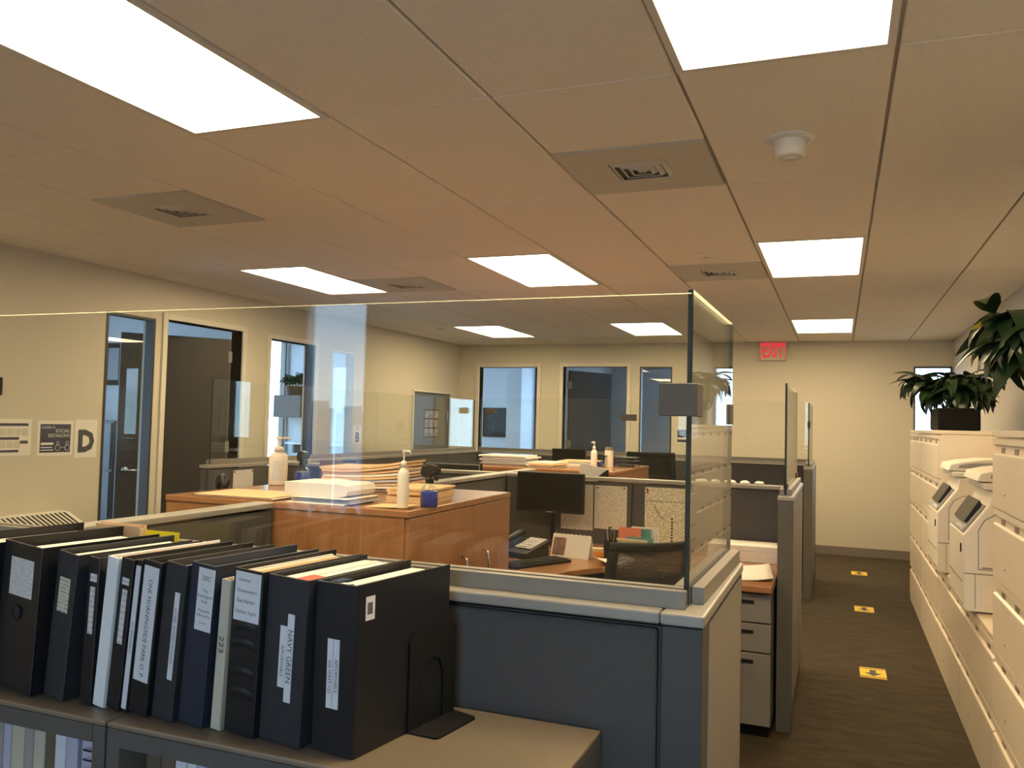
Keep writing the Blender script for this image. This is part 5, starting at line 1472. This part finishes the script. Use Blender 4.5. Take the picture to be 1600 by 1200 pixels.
def plant(label, loc, pot, n, L, Wd, spread, height, mats, seed, group=None, stems=8, name='potted_plant', xmax=None, droop=(0.7, 1.9)):
    rnd = random.Random(seed)
    t = thing(name, label, 'plant', loc, group=group)
    pot(t)
    tops = []
    for i in range(stems):
        a = rnd.uniform(0, 2 * PI); r = spread * rnd.uniform(0.1, 0.75); h = height * rnd.uniform(0.45, 1.0)
        base = (0.25 * r * math.cos(a), 0.25 * r * math.sin(a), t['pot_h'])
        if xmax is not None and r * math.cos(a) > xmax:
            a = PI - a
            base = (0.25 * r * math.cos(a), 0.25 * r * math.sin(a), t['pot_h'])
        tip = (r * math.cos(a), r * math.sin(a), t['pot_h'] + h)
        mid = ((base[0] + tip[0]) * 0.42, (base[1] + tip[1]) * 0.42, (base[2] + tip[2]) * 0.58)
        MB().tube([base, mid, tip], 0.006, n=5, r1=0.003).build('stem', 'stem', t, local=True, smooth=True)
        tops.append((base, mid, tip, a))
    for i in range(n):
        base, mid, tip, a = tops[i % stems]
        s_ = rnd.uniform(0.35, 1.0)
        p0, p1 = (Vector(mid), Vector(tip))
        p = p0.lerp(p1, (s_ - 0.35) / 0.65)
        az = a + rnd.uniform(-1.9, 1.9)
        if xmax is not None and p.x + L * math.cos(az) > xmax + 0.06: az = PI - az
        el = rnd.uniform(-0.4, 0.5)
        m = mats[0] if rnd.random() > 0.04 or len(mats) == 1 else mats[1]
        leaf_mesh('leaf', L, Wd, rnd.choice(droop), m, t, p, az, el, rnd.uniform(-0.5, 0.5), rnd.uniform(0.7, 1.15))
    del t['pot_h']
    return t
def box_pot(t):
    MB().box(-0.13, 0.13, -0.26, 0.26, 0.0, 0.15).build('planter', 'pot', t, local=True, bevel=0.01)
    MB().box(-0.12, 0.12, -0.25, 0.25, 0.146, 0.154).build('soil', 'soil', t, local=True)
    t['pot_h'] = 0.15
plant('bushy dark green plant in a black planter on the tall cabinet past the copiers', (1.835, 4.18, 1.501), box_pot, 260, 0.21, 0.07, 0.40, 0.27, ['leaf'], 3, stems=26, droop=(0.8, 1.3, 1.9), xmax=0.26)
def round_pot(t):
    MB().lathe([(0, 0), (0.16, 0), (0.17, 0.012), (0.165, 0.014), (0.0, 0.006)], n=28).build('saucer', 'pot', t, local=True, smooth=True)
    MB().lathe([(0, 0.014), (0.10, 0.014), (0.13, 0.22), (0.14, 0.22), (0.14, 0.25), (0.125, 0.25), (0.12, 0.225), (0, 0.225)], n=28).build('pot', 'pot', t, local=True)
    MB().lathe([(0, 0.2255), (0.118, 0.2255), (0, 0.23)], n=20).build('soil', 'soil', t, local=True)
    t['pot_h'] = 0.225
plant('large leaved dark green plant hanging over the near tall cabinet at the right edge', (1.90, 1.10, 1.501), round_pot, 180, 0.27, 0.085, 0.40, 0.24, ['leaf', 'leaf_yellow'], 11, stems=22, droop=(1.1, 1.7, 2.3), xmax=0.16)
def small_pot(t):
    MB().lathe([(0, 0), (0.10, 0), (0.125, 0.11), (0.13, 0.13), (0.115, 0.13), (0.11, 0.115), (0, 0.115)], n=24).build('pot', 'pot', t, local=True)
    MB().lathe([(0, 0.1155), (0.105, 0.1155), (0, 0.118)], n=18).build('soil', 'soil', t, local=True)
    t['pot_h'] = 0.115
plant('small trailing green plant on the hung box cabinet in the bright office', (-5.93, 7.21, 1.7715), small_pot, 170, 0.13, 0.055, 0.20, 0.19, ['leaf2'], 5, stems=10, droop=(0.5, 1.0, 1.6))

# ------------------------------------------------------------------ floor distancing markers
for y, l in ((3.19, 'nearest yellow floor marker with a black arrow'), (5.15, 'middle yellow floor marker, second along the aisle carpet'), (7.01, 'farthest yellow floor marker by the cream end wall')):
    t = thing('floor_marker', l, 'floor marker', (1.28, y, 0), group='yellow floor markers')
    MB().box(-0.075, 0.075, -0.115, 0.115, 0.0006, 0.0022).build('sticker', 'yellow', t, local=True)
    MB().box(-0.075, 0.075, 0.085, 0.098, 0.0023, 0.0028).build('black_stripe', 'ink', t, local=True)
    MB().box(-0.075, 0.075, -0.098, -0.085, 0.0023, 0.0028).build('black_stripe', 'ink', t, local=True)
    MB().prism([(-0.018, 0.065), (-0.018, -0.005), (-0.05, -0.005), (0.0, -0.07), (0.05, -0.005), (0.018, -0.005), (0.018, 0.065)], 0.0023, 0.0028).build('arrow', 'ink', t, local=True)

# crumpled bags on the sill of the window that the glass screen mirrors
for i in range(7):
    rnd = random.Random(50 + i)
    x = -2.67 + 0.121 * i
    mb = MB().lathe([(0, 0.0), (0.050, 0.002), (0.056, 0.025), (0.045, 0.06), (0.02, 0.085), (0, 0.09)], n=12)
    mb.v = [(x + p[0] + rnd.uniform(-.009, .009) * (p[2] > .001), YF + 0.10 + p[1] + rnd.uniform(-.009, .009) * (p[2] > .001), 0.801 + p[2] + rnd.uniform(-.006, .008) * (p[2] > .003)) for p in mb.v]
    tag(mb.build('plastic_bag', 'bag', None), ['first', 'second', 'third', 'fourth', 'fifth', 'sixth', 'seventh'][i] + ' crumpled white bag from the left on the window sill mirrored in the glass', 'bag', 'crumpled bags on the window sill')
